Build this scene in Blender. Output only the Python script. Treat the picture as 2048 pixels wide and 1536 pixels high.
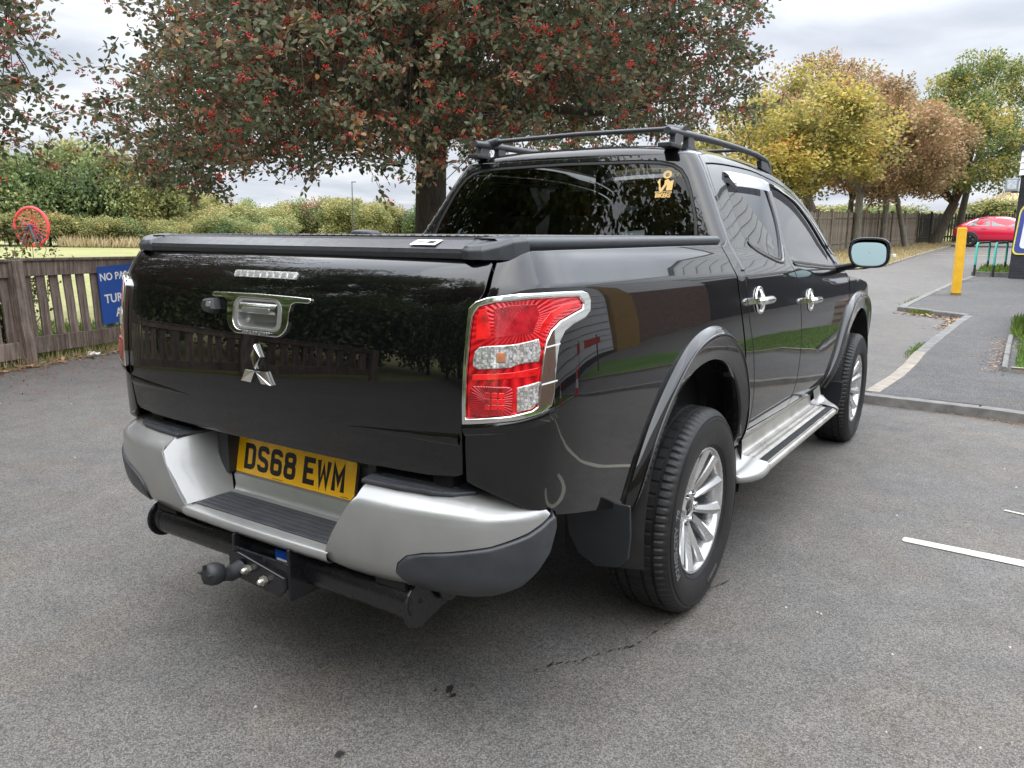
import bpy, bmesh, math, random
import numpy as np
from mathutils import Vector, Matrix, noise
from mathutils.geometry import delaunay_2d_cdt
for o in list(bpy.data.objects): bpy.data.objects.remove(o)
SC=bpy.context.scene; COL=SC.collection
R=math.radians
# ---------------------------------------------------------------- camera, sky, sun, exposure
CAMP=(1.7408,-2.5732,1.2948)
YAW,PITCH,ROLL=R(-33.19),R(10.31),R(0.86)
fw=Vector((math.sin(YAW)*math.cos(PITCH),math.cos(YAW)*math.cos(PITCH),-math.sin(PITCH)))
rt=Vector((math.cos(YAW),-math.sin(YAW),0)); up=rt.cross(fw)
r2=rt*math.cos(ROLL)+up*math.sin(ROLL); u2=r2.cross(fw)
cd=bpy.data.cameras.new('camera'); cam=bpy.data.objects.new('camera',cd); COL.objects.link(cam)
cam.matrix_world=Matrix(((r2.x,u2.x,-fw.x,CAMP[0]),(r2.y,u2.y,-fw.y,CAMP[1]),(r2.z,u2.z,-fw.z,CAMP[2]),(0,0,0,1)))
cd.sensor_width=36; cd.lens=36*1539.1/2048; cd.clip_start=.05; cd.clip_end=3000
SC.camera=cam
SUN_EL,SUN_AZ=R(66),R(140)     # azimuth measured from +y towards +x
wd=bpy.data.worlds.new('World'); SC.world=wd; wd.use_nodes=True
nt=wd.node_tree; nt.nodes.clear()
def N(t,ty,**k):
    n=t.nodes.new(ty)
    for a,b in k.items():
        if a in('op',): n.operation=b
        elif a=='ins':
            for i,v in b.items(): n.inputs[i].default_value=v
        else: setattr(n,a,b)
    return n
def ramp(t,stops,interp='LINEAR'):
    n=t.nodes.new('ShaderNodeValToRGB'); n.color_ramp.interpolation=interp
    e=n.color_ramp.elements
    while len(e)<len(stops): e.new(.5)
    for q,(p,c) in zip(e,stops): q.position=p; q.color=(*c,1) if len(c)==3 else c
    return n
sky=N(nt,'ShaderNodeTexSky',sky_type='NISHITA',sun_disc=False,sun_elevation=SUN_EL,sun_rotation=SUN_AZ,air_density=1.5,dust_density=2.5)
bg1=N(nt,'ShaderNodeBackground'); bg1.inputs['Strength'].default_value=.10
nt.links.new(sky.outputs[0],bg1.inputs['Color'])
tc=N(nt,'ShaderNodeTexCoord'); sep=N(nt,'ShaderNodeSeparateXYZ'); nt.links.new(tc.outputs['Generated'],sep.inputs[0])
# cloud layers, seen on a flat ceiling: direction / height
ad=N(nt,'ShaderNodeMath',op='ADD',ins={1:.12}); nt.links.new(sep.outputs[2],ad.inputs[0])
mxh=N(nt,'ShaderNodeMath',op='MAXIMUM',ins={1:.05}); nt.links.new(ad.outputs[0],mxh.inputs[0])
dx=N(nt,'ShaderNodeMath',op='DIVIDE'); dy=N(nt,'ShaderNodeMath',op='DIVIDE')
nt.links.new(sep.outputs[0],dx.inputs[0]); nt.links.new(mxh.outputs[0],dx.inputs[1]); nt.links.new(sep.outputs[1],dy.inputs[0]); nt.links.new(mxh.outputs[0],dy.inputs[1])
cb=N(nt,'ShaderNodeCombineXYZ'); nt.links.new(dx.outputs[0],cb.inputs[0]); nt.links.new(dy.outputs[0],cb.inputs[1])
n1=N(nt,'ShaderNodeTexNoise'); n1.inputs['Scale'].default_value=.85; n1.inputs['Detail'].default_value=6; n1.inputs['Roughness'].default_value=.55; n1.inputs['Distortion'].default_value=.35
nt.links.new(cb.outputs[0],n1.inputs['Vector'])
rc=ramp(nt,[(.34,(.54,.59,.68)),(.46,(.68,.72,.80)),(.56,(.84,.87,.92)),(.68,(1.06,1.06,1.07))]); nt.links.new(n1.outputs['Fac'],rc.inputs[0])
hg=ramp(nt,[(0,(.30,.30,.30)),(.06,(.325,.325,.325)),(.24,(.335,.335,.335)),(.34,(.66,.66,.66)),(.46,(1.15,1.15,1.15)),(1,(1.6,1.6,1.6))]); nt.links.new(sep.outputs[2],hg.inputs[0])
ml=N(nt,'ShaderNodeMixRGB',blend_type='MULTIPLY'); ml.inputs[0].default_value=1; nt.links.new(rc.outputs[0],ml.inputs[1]); nt.links.new(hg.outputs[0],ml.inputs[2])
bg2=N(nt,'ShaderNodeBackground'); bg2.inputs['Strength'].default_value=2.3; nt.links.new(ml.outputs[0],bg2.inputs['Color'])
mxs=N(nt,'ShaderNodeMixShader'); mxs.inputs[0].default_value=.93
nt.links.new(bg1.outputs[0],mxs.inputs[1]); nt.links.new(bg2.outputs[0],mxs.inputs[2])
wo=N(nt,'ShaderNodeOutputWorld'); nt.links.new(mxs.outputs[0],wo.inputs[0])
sl=bpy.data.lights.new('sun','SUN'); sl.energy=1.0; sl.angle=R(100); sl.color=(1,.96,.90)
so=bpy.data.objects.new('sun',sl); COL.objects.link(so)
sd=Vector((math.sin(SUN_AZ)*math.cos(SUN_EL),math.cos(SUN_AZ)*math.cos(SUN_EL),math.sin(SUN_EL)))
so.rotation_euler=sd.to_track_quat('Z','Y').to_euler(); so.location=(6,-8,14)
SC.view_settings.view_transform='Standard'; SC.view_settings.look='None'; SC.view_settings.gamma=1; SC.view_settings.exposure=0.62
SC.view_settings.use_curve_mapping=False
SC.render.engine='CYCLES'
try: SC.cycles.max_bounces=10; SC.cycles.transparent_max_bounces=24; SC.cycles.glossy_bounces=5
except Exception: pass
# ---------------------------------------------------------------- helpers
def tag(o,label=None,cat=None,group=None,kind=None):
    if label: o['label']=label
    if cat: o['category']=cat
    if group: o['group']=group
    if kind: o['kind']=kind
    return o
def empty(name,loc=(0,0,0),rz=0,rx=0,ry=0):
    o=bpy.data.objects.new(name,None); o.location=loc; o.rotation_euler=(rx,ry,rz); o.empty_display_size=.2; COL.objects.link(o); return o
def link(me,name,mat,parent=None,loc=None,rot=None):
    o=bpy.data.objects.new(name,me); COL.objects.link(o)
    if mat is not None and len(me.materials)==0:
        for m in (mat if isinstance(mat,(list,tuple)) else [mat]): me.materials.append(m)
    if parent is not None: o.parent=parent
    if loc is not None: o.location=loc
    if rot is not None: o.rotation_euler=rot
    return o
def copy_tree(o,parent=None):
    c=o.copy(); COL.objects.link(c); c.parent=parent
    for ch in [x for x in bpy.data.objects if x.parent==o]: copy_tree(ch,c)
    return c
class MB:
    """collects shapes in one mesh"""
    def __init__(s): s.v=[]; s.f=[]; s.sm=[]; s.mi=[]
    def add(s,vs,fs,smooth=False,mi=0):
        b=len(s.v); s.v+= [tuple(map(float,p)) for p in vs]; s.f+=[tuple(b+i for i in f) for f in fs]; s.sm+=[smooth]*len(fs); s.mi+=[mi]*len(fs); return s
    def box(s,c,d,rz=0,M=None,mi=0):
        x,y,z=[a/2 for a in d]; P=[(-x,-y,-z),(x,-y,-z),(x,y,-z),(-x,y,-z),(-x,-y,z),(x,-y,z),(x,y,z),(-x,y,z)]
        m=(M.copy() if M is not None else Matrix.Rotation(rz,4,'Z')); 
        P=[(m@Vector(p))+Vector(c) for p in P]
        return s.add(P,[(3,2,1,0),(4,5,6,7),(0,1,5,4),(1,2,6,5),(2,3,7,6),(3,0,4,7)],mi=mi)
    def tube(s,pts,rad,n=10,caps=True,smooth=True,squash=1.0,mi=0):
        pts=[Vector(p) for p in pts]; m=len(pts); rs=rad if hasattr(rad,'__len__') else [rad]*m
        vs=[];prev=None
        for i,p in enumerate(pts):
            t=(pts[min(i+1,m-1)]-pts[max(i-1,0)]).normalized()
            if prev is None:
                a=Vector((0,0,1)) if abs(t.z)<.9 else Vector((0,1,0)); nx=t.cross(a).normalized()
            else: nx=(prev-t*prev.dot(t)).normalized()
            prev=nx; ny=t.cross(nx)
            for k in range(n):
                a=2*math.pi*k/n; vs.append(p+nx*math.cos(a)*rs[i]+ny*math.sin(a)*rs[i]*squash)
        fs=[]
        for i in range(m-1):
            for k in range(n):
                a=i*n+k;b=i*n+(k+1)%n; fs.append((a,b,b+n,a+n))
        s.add(vs,fs,smooth,mi)
        if caps:
            s.add(vs[:n],[tuple(range(n-1,-1,-1))],False,mi); s.add(vs[-n:],[tuple(range(n))],False,mi)
        return s
    def cyl(s,a,b,r,n=16,smooth=True,mi=0): return s.tube([a,b],r,n,True,smooth,mi=mi)
    def lathe(s,prof,n=32,M=None,smooth=True,mi=0,closed=False):
        """prof (r,h) about local z"""
        M=M or Matrix(); vs=[];m=len(prof)
        for r,h in prof:
            for k in range(n):
                a=2*math.pi*k/n; vs.append(M@Vector((r*math.cos(a),r*math.sin(a),h)))
        fs=[]
        for i in range(m-1 if not closed else m):
            for k in range(n):
                a=i*n+k;b=i*n+(k+1)%n; c=((i+1)%m)*n+(k+1)%n; d=((i+1)%m)*n+k; fs.append((a,b,c,d))
        return s.add(vs,fs,smooth,mi)
    def prism(s,poly,f0,f1,mi=0,smooth=False):
        """poly 2D list mapped by f0 and f1 to the two ends"""
        n=len(poly); A=[f0(*p) for p in poly]; B=[f1(*p) for p in poly]
        s.add(A+B,[tuple(range(n-1,-1,-1)),tuple(range(n,2*n))],False,mi)
        return s.add(A+B,[(i,(i+1)%n,n+(i+1)%n,n+i) for i in range(n)],smooth,mi)
    def grid(s,P,smooth=True,mi=0,flip=False):
        P=np.asarray(P); a,b=P.shape[:2]; vs=P.reshape(-1,3)
        fs=[]
        for i in range(a-1):
            for j in range(b-1):
                q=(i*b+j,i*b+j+1,(i+1)*b+j+1,(i+1)*b+j); fs.append(q[::-1] if flip else q)
        return s.add(vs,fs,smooth,mi)
    def build(s,name,mat,parent=None,loc=None,rot=None,bevel=0,seg=2,kind=None,weld=False):
        me=bpy.data.meshes.new(name); me.from_pydata(s.v,[],s.f)
        me.polygons.foreach_set('use_smooth',s.sm); me.polygons.foreach_set('material_index',s.mi); me.update()
        if weld:
            bm=bmesh.new(); bm.from_mesh(me); bmesh.ops.remove_doubles(bm,verts=bm.verts,dist=weld if weld is not True else 1e-5); bmesh.ops.recalc_face_normals(bm,faces=bm.faces); bm.to_mesh(me); bm.free()
        o=link(me,name,mat,parent,loc,rot)
        if bevel:
            b=o.modifiers.new('bevel','BEVEL'); b.width=bevel; b.segments=seg; b.limit_method='ANGLE'; b.angle_limit=R(35); b.harden_normals=False
            if not weld:
                bm=bmesh.new(); bm.from_mesh(me); bmesh.ops.remove_doubles(bm,verts=bm.verts,dist=1e-5); bm.to_mesh(me); bm.free()
        if kind: o['kind']=kind
        return o
def solid(o,t,off=-1):
    m=o.modifiers.new('thick','SOLIDIFY'); m.thickness=t; m.offset=off; return o
def smooth_mod(o,lv=1):
    m=o.modifiers.new('sub','SUBSURF'); m.levels=lv; m.render_levels=lv; return o
def inpoly(x,y,poly):
    px,py=poly[:,0],poly[:,1]; qx,qy=np.roll(px,-1),np.roll(py,-1); c=np.zeros(np.shape(x),bool)
    for a,b,d,e in zip(px,py,qx,qy):
        if b==e: continue
        c^=((b>y)!=(e>y))&(x<(d-a)*(y-b)/(e-b)+a)
    return c
def densify(poly,step):
    out=[]
    n=len(poly)
    for i in range(n):
        a=np.array(poly[i],float);b=np.array(poly[(i+1)%n],float); k=max(1,int(np.ceil(np.hypot(*(b-a))/step)))
        for j in range(k): out.append(a+(b-a)*j/k)
    return np.array(out)
def panel(name,surf,outline,mat,parent=None,holes=(),step=.035,depth=.012,off=0.0,side=1,rnd=.0025,estep=None,back=False):
    """sheet cut out of a curved surface surf(u,z,off), with exact normals, a small rounded edge and depth"""
    estep=estep or step*.6
    loops=[densify(outline,estep)]+[densify(h,estep) for h in holes]
    def area(p): return .5*np.sum(p[:,0]*np.roll(p[:,1],-1)-np.roll(p[:,0],-1)*p[:,1])
    if area(loops[0])<0: loops[0]=loops[0][::-1]
    for i in range(1,len(loops)):
        if area(loops[i])>0: loops[i]=loops[i][::-1]
    lo=loops[0].min(0);hi=loops[0].max(0)
    gx,gy=np.meshgrid(np.arange(lo[0]+step*.5,hi[0],step),np.arange(lo[1]+step*.5,hi[1],step)); gx=gx.ravel();gy=gy.ravel()
    m=inpoly(gx,gy,loops[0])
    for l in loops[1:]: m&=~inpoly(gx,gy,l)
    allb=np.concatenate(loops); gx=gx[m];gy=gy[m]
    if len(gx):
        d=np.min(np.hypot(gx[:,None]-allb[None,:,0],gy[:,None]-allb[None,:,1]),1); k=d>step*.42; gx=gx[k];gy=gy[k]
    P=np.concatenate([allb,np.stack([gx,gy],1)]) if len(gx) else allb
    edges=[];b=0;nx=np.zeros(len(allb),int)
    for l in loops:
        n=len(l)
        for i in range(n): edges.append((b+i,b+(i+1)%n)); nx[b+i]=b+(i+1)%n
        b+=n
    r_=delaunay_2d_cdt([Vector(p) for p in P],edges,[],0,1e-7)
    V=np.array([tuple(v) for v in r_[0]]); F=np.array(r_[2]); nv=len(V)
    c=V[F].mean(1); m=inpoly(c[:,0],c[:,1],loops[0])
    for l in loops[1:]: m&=~inpoly(c[:,0],c[:,1],l)
    F=F[m]
    a=V[F]; ar=(a[:,1,0]-a[:,0,0])*(a[:,2,1]-a[:,0,1])-(a[:,1,1]-a[:,0,1])*(a[:,2,0]-a[:,0,0]); F[ar<0]=F[ar<0][:,::-1]
    # map original index -> output index for boundary
    omap={}
    for i,orig in enumerate(r_[3]):
        for q in orig: omap[q]=i
    def S(uv,o_): return surf(uv[:,0],uv[:,1],o_)
    e=2e-3
    def NR(uv,o_):
        A=S(uv+[e,0],o_)-S(uv-[e,0],o_);B=S(uv+[0,e],o_)-S(uv-[0,e],o_);n=np.cross(A,B); return n/np.linalg.norm(n,axis=1,keepdims=True)
    X=S(V,off); NV=NR(V,off)
    nb=len(allb)
    bi=np.array([omap[i] for i in range(nb)])
    prv=np.zeros(nb,int); prv[nx]=np.arange(nb)
    T=X[bi[nx]]-X[bi[prv]]; T/=np.linalg.norm(T,axis=1,keepdims=True)+1e-12
    nB=NV[bi]; lat=np.cross(T,nB); lat/=np.linalg.norm(lat,axis=1,keepdims=True)+1e-12
    # edge rings: pull the front boundary inward, rounded shoulder, then down
    X[bi]=X[bi]-lat*rnd
    r1=X[bi]+lat*rnd*.7-nB*rnd*.3; r2_=X[bi]+lat*rnd-nB*rnd; r3=X[bi]+lat*rnd-nB*depth
    n1=nB*.7+lat*.7; n2=lat; 
    verts=np.concatenate([X,r1,r2_,r3]); nrm=np.concatenate([NV,n1,n2,n2])
    faces=[tuple(f) for f in F]
    o1,o2,o3=nv,nv+nb,nv+2*nb
    for i in range(nb):
        j=nx[i]; faces+= [(bi[j],bi[i],o1+i,o1+j),(o1+j,o1+i,o2+i,o2+j),(o2+j,o2+i,o3+i,o3+j)]
    if back:
        bo=len(verts); XB=S(V,off)-NV*depth; verts=np.concatenate([verts,XB]); nrm=np.concatenate([nrm,-NV]); faces+=[tuple(bo+k for k in f[::-1]) for f in F]
    if side<0:
        verts=verts*[-1,1,1]; nrm=nrm*[-1,1,1]; faces=[tuple(reversed(f)) for f in faces]
    me=bpy.data.meshes.new(name); me.from_pydata(verts.tolist(),[],[tuple(int(k) for k in f) for f in faces])
    me.polygons.foreach_set('use_smooth',[True]*len(me.polygons)); me.update()
    nrm=nrm/np.maximum(1e-9,np.linalg.norm(nrm,axis=1,keepdims=True))
    me.normals_split_custom_set_from_vertices(nrm.tolist())
    return link(me,name,mat,parent)
def both(fn):
    for s in (1,-1): fn(s)
def text_mesh(name,body,size,mat,parent=None,M=None,ext=.001,align='CENTER',sx=1.0,bold=0.0,wrap=None):
    cu=bpy.data.curves.new(name,'FONT'); cu.body=body; cu.size=size; cu.extrude=ext; cu.align_x=align; cu.align_y='CENTER'; cu.offset=bold; cu.space_line=1.15; cu.resolution_u=3
    t=bpy.data.objects.new(name,cu); COL.objects.link(t); bpy.context.view_layer.update()
    me=bpy.data.meshes.new_from_object(t.evaluated_get(bpy.context.evaluated_depsgraph_get())); bpy.data.objects.remove(t)
    me.materials.clear()
    me.name=name; me.transform(Matrix.Diagonal((sx,1,1,1)))
    if wrap:
        for v in me.vertices: v.co=wrap(v.co)
    if M is not None: me.transform(M)
    return link(me,name,mat,parent)
def frameM(o,x,y):
    """matrix with origin o, local x and y axes"""
    x=Vector(x).normalized(); z=x.cross(Vector(y)).normalized(); y=z.cross(x); return Matrix(((x.x,y.x,z.x,o[0]),(x.y,y.y,z.y,o[1]),(x.z,y.z,z.z,o[2]),(0,0,0,1)))
def hgt(x,y):
    dx=np.asarray(x,float)-1.74; dy=np.asarray(y,float)+2.57; r=np.hypot(dx,dy); az=np.degrees(np.arctan2(dx,dy))
    s=lambda t:(lambda q:q*q*(3-2*q))(np.clip(t,0,1))
    k=.006+.030*s((az+45)/31.); k=np.where(az>5,.036*(1-s((az-5)/45.)),k); k=np.where(az<-90,.006*(1-s((-90-az)/40.)),k)
    t=np.maximum(0,r-5.5); return k*t*t/(t+1)
def H(x,y): return float(hgt(x,y))
# ---------------------------------------------------------------- materials
def newmat(name):
    m=bpy.data.materials.new(name); m.use_nodes=True; t=m.node_tree; t.nodes.clear()
    out=N(t,'ShaderNodeOutputMaterial'); p=N(t,'ShaderNodeBsdfPrincipled'); t.links.new(p.outputs[0],out.inputs[0]); return m,t,p,out
def setp(p,**k):
    names={'col':'Base Color','rough':'Roughness','metal':'Metallic','ior':'IOR','coat':'Coat Weight','coatr':'Coat Roughness','spec':'Specular IOR Level','trans':'Transmission Weight','sheen':'Sheen Weight'}
    for a,b in k.items():
        p.inputs[names[a]].default_value=(*b,1) if a=='col' else b
def objco(t,scale=None):
    c=N(t,'ShaderNodeTexCoord')
    if scale is None: return c.outputs['Object']
    m=N(t,'ShaderNodeMapping'); m.inputs['Scale'].default_value=scale; t.links.new(c.outputs['Object'],m.inputs[0]); return m.outputs[0]
def noise_n(t,vec,scale,detail=4,rough=.5,dist=0):
    n=N(t,'ShaderNodeTexNoise'); n.inputs['Scale'].default_value=scale; n.inputs['Detail'].default_value=detail; n.inputs['Roughness'].default_value=rough; n.inputs['Distortion'].default_value=dist
    t.links.new(vec,n.inputs['Vector']); return n.outputs['Fac']
def bump(t,p,h,strength=.3,dist=.01,prev=None):
    b=N(t,'ShaderNodeBump'); b.inputs['Strength'].default_value=strength; b.inputs['Distance'].default_value=dist; t.links.new(h,b.inputs['Height'])
    if prev is not None: t.links.new(prev,b.inputs['Normal'])
    t.links.new(b.outputs[0],p.inputs['Normal']); return b.outputs[0]
def mixc(t,f,a,b,bt='MIX'):
    m=N(t,'ShaderNodeMixRGB',blend_type=bt)
    for i,x in ((0,f),(1,a),(2,b)):
        if hasattr(x,'links'): t.links.new(x,m.inputs[i])
        else: m.inputs[i].default_value=x if i==0 else ((*x,1) if len(x)==3 else x)
    return m.outputs[0]
def simple(name,col,rough=.5,var=.15,vscale=8,bumps=0,bscale=200,metal=0,coat=0,roughvar=.08,**k):
    m,t,p,o=newmat(name); setp(p,col=col,rough=rough,metal=metal,coat=coat,**k)
    v=objco(t); n=noise_n(t,v,vscale,5,.6)
    r_=ramp(t,[(.3,tuple(c*(1-var) for c in col)),(.7,tuple(min(1,c*(1+var)) for c in col))]); t.links.new(n,r_.inputs[0]); t.links.new(r_.outputs[0],p.inputs['Base Color'])
    mr=N(t,'ShaderNodeMapRange',ins={1:.3,2:.7,3:max(0,rough-roughvar),4:rough+roughvar}); t.links.new(n,mr.inputs[0]); t.links.new(mr.outputs[0],p.inputs['Roughness'])
    if bumps: bump(t,p,noise_n(t,v,bscale,2,.6),bumps,.002)
    return m
M={}
def car_paint(name,col,spec_ior=1.5,dust=.0):
    m,t,p,o=newmat(name); setp(p,col=col,rough=.3,metal=0,ior=spec_ior,coat=1.0,coatr=.012,spec=.05); p.inputs['Coat IOR'].default_value=1.58
    v=objco(t); 
    d=noise_n(t,v,2.2,6,.65); d2=noise_n(t,v,60,3,.7)
    # thin road film, heavier low down by where the wheels throw it (a layer of dirt, not shade)
    sp=N(t,'ShaderNodeSeparateXYZ'); t.links.new(v,sp.inputs[0]); mr=N(t,'ShaderNodeMapRange',ins={1:.95,2:.50,3:0,4:1}); t.links.new(sp.outputs[2],mr.inputs[0])
    mu=N(t,'ShaderNodeMath',op='MULTIPLY'); t.links.new(mr.outputs[0],mu.inputs[0]); t.links.new(d,mu.inputs[1]); mu2=N(t,'ShaderNodeMath',op='MULTIPLY',ins={1:dust}); t.links.new(mu.outputs[0],mu2.inputs[0])
    c=mixc(t,mu2.outputs[0],col,(.20,.18,.155)); fs=noise_n(t,v,330,2,.5); fr_=N(t,'ShaderNodeMapRange',ins={1:.70,2:.80,3:0,4:.10}); t.links.new(fs,fr_.inputs[0]); c=mixc(t,fr_.outputs[0],c,(.35,.33,.30)); t.links.new(c,p.inputs['Base Color'])
    mr2=N(t,'ShaderNodeMapRange',ins={1:.35,2:.8,3:.008,4:.03}); t.links.new(d2,mr2.inputs[0]); t.links.new(mr2.outputs[0],p.inputs['Coat Roughness'])
    w=noise_n(t,v,3.0,1,.4)
    b=N(t,'ShaderNodeBump'); b.inputs['Strength'].default_value=.05; b.inputs['Distance'].default_value=.02; t.links.new(w,b.inputs['Height']); t.links.new(b.outputs[0],p.inputs['Coat Normal'])
    return m
M['paint']=car_paint('black_gloss_paint',(.0025,.0025,.003),dust=.03)
M['flare']=car_paint('flare_paint',(.003,.003,.0035),dust=.05)
M['silver']=simple('silver_paint',(.34,.34,.33),.32,var=.07,metal=.45,coat=.6,roughvar=.04,bumps=.03,bscale=500)
M['chrome']=simple('chrome',(.82,.82,.80),.05,var=.03,metal=1,roughvar=.025,vscale=4)
M['alu']=simple('step_aluminium',(.62,.60,.56),.34,var=.12,metal=.75,vscale=12,bumps=.05)
M['rim']=simple('rim_silver',(.66,.66,.66),.25,var=.06,metal=.8,coat=.5,vscale=6)
M['rimdark']=simple('rim_shade',(.30,.30,.30),.35,var=.2,metal=.7)
M['trim']=simple('black_plastic',(.021,.022,.024),.52,var=.2,vscale=30,bumps=.25,bscale=900)
M['pad']=simple('step_pad_plastic',(.042,.044,.050),.42,var=.2,vscale=20,bumps=.12,bscale=600)
M['steel']=simple('black_coated_steel',(.010,.010,.012),.26,var=.25,vscale=18,bumps=.08,bscale=160)
M['dark']=simple('underbody_black',(.008,.008,.008),.8,var=.3)
M['well']=simple('wheel_well_liner',(.018,.017,.016),.75,var=.4,vscale=15,bumps=.3,bscale=60)
M['rubber']=simple('tyre_rubber',(.013,.013,.013),.55,var=.35,vscale=14,bumps=.2,bscale=260)
M['tyretext']=simple('tyre_letter',(.13,.13,.13),.35,var=.1)
M['flap']=simple('mud_flap_plastic',(.020,.023,.027),.38,var=.15,vscale=10,bumps=.06,bscale=300)
M['gasket']=simple('seal_rubber',(.006,.006,.006),.45,var=.1)
M['lid']=simple('lid_powder_coat',(.035,.037,.041),.34,var=.15,vscale=30,bumps=.12,bscale=900)
M['rail']=simple('rail_grey_black',(.050,.054,.060),.40,var=.15,vscale=25,bumps=.06,bscale=500)
M['bolt']=simple('zinc_bolt',(.55,.53,.48),.35,var=.2,metal=.9,vscale=60)
M['blue']=simple('blue_label',(.02,.10,.55),.4,var=.15,vscale=60)
M['white']=simple('white_print',(.80,.80,.78),.45,var=.04)
M['plate']=simple('plate_yellow',(1.0,.52,.004),.22,var=.03,coat=.5,vscale=3)
M['ink']=simple('plate_ink',(.006,.006,.006),.35,var=.1)
M['seat']=simple('seat_fabric',(.012,.012,.013),.85,var=.3,vscale=30)
M['gold']=simple('sticker_gold',(.66,.42,.14),.5,var=.12,vscale=40)
def glass(name,tint,refl_ior=1.52,rough=0.0):
    m=bpy.data.materials.new(name); m.use_nodes=True; t=m.node_tree; t.nodes.clear(); out=N(t,'ShaderNodeOutputMaterial')
    tr=N(t,'ShaderNodeBsdfTransparent'); tr.inputs[0].default_value=(*tint,1); gl=N(t,'ShaderNodeBsdfGlossy'); gl.inputs['Roughness'].default_value=rough; gl.inputs[0].default_value=(1,1,1,1)
    fr=N(t,'ShaderNodeFresnel'); fr.inputs['IOR'].default_value=refl_ior; mu=N(t,'ShaderNodeMath',op='MULTIPLY',ins={1:1.0}); t.links.new(fr.outputs[0],mu.inputs[0]); mu.use_clamp=True
    # the panes are never optically flat
    v=objco(t); w=noise_n(t,v,2.4,1,.4); b=N(t,'ShaderNodeBump'); b.inputs['Strength'].default_value=.04; b.inputs['Distance'].default_value=.02; t.links.new(w,b.inputs['Height']); t.links.new(b.outputs[0],gl.inputs['Normal'])
    mx=N(t,'ShaderNodeMixShader'); t.links.new(mu.outputs[0],mx.inputs[0]); t.links.new(tr.outputs[0],mx.inputs[1]); t.links.new(gl.outputs[0],mx.inputs[2]); t.links.new(mx.outputs[0],out.inputs[0]); return m
M['glass_dark']=glass('privacy_glass',(.30,.31,.31),1.40)
M['glass_side']=glass('rear_door_glass',(.10,.10,.10),1.95)
M['glass_front']=glass('front_door_glass',(.55,.60,.59),1.6)
M['mirror']=simple('mirror_glass',(.15,.20,.20),.02,var=.01,metal=1,roughvar=.005)
def lens(name,col,scale,amt,rough=.08,metal=0.0):
    m,t,p,o=newmat(name); setp(p,col=col,rough=rough,coat=1,coatr=.03,metal=metal,ior=1.55)
    v=objco(t,(1,1,1)); a=N(t,'ShaderNodeTexVoronoi'); a.inputs['Scale'].default_value=scale; t.links.new(v,a.inputs['Vector'])
    w=N(t,'ShaderNodeTexWave'); w.wave_type='BANDS'; w.bands_direction='DIAGONAL'; w.inputs['Scale'].default_value=scale*1.5; w.inputs['Distortion'].default_value=6; t.links.new(v,w.inputs['Vector'])
    n=noise_n(t,v,scale*.35,3,.6)
    rr=ramp(t,[(.28,tuple(c*.30 for c in col)),(.5,col),(.82,tuple(min(1,c*1.5+.02) for c in col))]); t.links.new(n,rr.inputs[0])
    rv=ramp(t,[(0,(1.2,1.2,1.2)),(.7,(.75,.75,.75)),(1,(.5,.5,.5))]); t.links.new(a.outputs['Distance'],rv.inputs[0])
    c=mixc(t,amt,rr.outputs[0],rv.outputs[0],'MULTIPLY'); t.links.new(c,p.inputs['Base Color'])
    bump(t,p,w.outputs['Fac'],.12,.003); return m
def fan_lens(name,col,cx,cz):
    m,t,p,o=newmat(name); setp(p,col=col,rough=.16,coat=1,coatr=.03,metal=.30,ior=1.55)
    v=objco(t); s=N(t,'ShaderNodeSeparateXYZ'); t.links.new(v,s.inputs[0]); ab=N(t,'ShaderNodeMath',op='ABSOLUTE'); t.links.new(s.outputs[0],ab.inputs[0])
    a=N(t,'ShaderNodeMath',op='SUBTRACT',ins={1:cx}); t.links.new(ab.outputs[0],a.inputs[0]); b=N(t,'ShaderNodeMath',op='SUBTRACT',ins={1:cz}); t.links.new(s.outputs[2],b.inputs[0])
    an=N(t,'ShaderNodeMath',op='ARCTAN2'); t.links.new(b.outputs[0],an.inputs[0]); t.links.new(a.outputs[0],an.inputs[1]); mu=N(t,'ShaderNodeMath',op='MULTIPLY',ins={1:44}); t.links.new(an.outputs[0],mu.inputs[0]); nz=noise_n(t,v,30,3,.6); ad=N(t,'ShaderNodeMath',op='MULTIPLY_ADD',ins={1:3.0}); t.links.new(nz,ad.inputs[0]); t.links.new(mu.outputs[0],ad.inputs[2]); sn=N(t,'ShaderNodeMath',op='SINE'); t.links.new(ad.outputs[0],sn.inputs[0])
    c2=N(t,'ShaderNodeMath',op='MULTIPLY_ADD',ins={1:.5,2:.5}); t.links.new(sn.outputs[0],c2.inputs[0])
    r1=ramp(t,[(0,tuple(c*.55 for c in col)),(.5,col),(1,tuple(min(1,c*1.3+.01) for c in col))]); t.links.new(c2.outputs[0],r1.inputs[0]); r2_=ramp(t,[(.3,(.65,.65,.65)),(.7,(1.25,1.25,1.25))]); t.links.new(noise_n(t,v,14,3,.6),r2_.inputs[0])
    t.links.new(mixc(t,1,r1.outputs[0],r2_.outputs[0],'MULTIPLY'),p.inputs['Base Color']); bump(t,p,c2.outputs[0],.35,.004); return m
M['lens_red']=fan_lens('red_lens',(.72,.006,.014),.80,1.118)
M['lens_fog']=fan_lens('fog_lens',(.50,.005,.012),.755,.94)
M['lens_bright']=lens('bright_red_lens',(.85,.008,.010),60,.35)
M['lens_dark']=lens('dark_red_lens',(.46,.005,.014),50,.5)
M['deflector']=glass('smoked_deflector',(.22,.22,.23),1.10)
M['lens_clear']=lens('clear_lens',(.85,.83,.78),70,.6,.10,.35)
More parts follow.
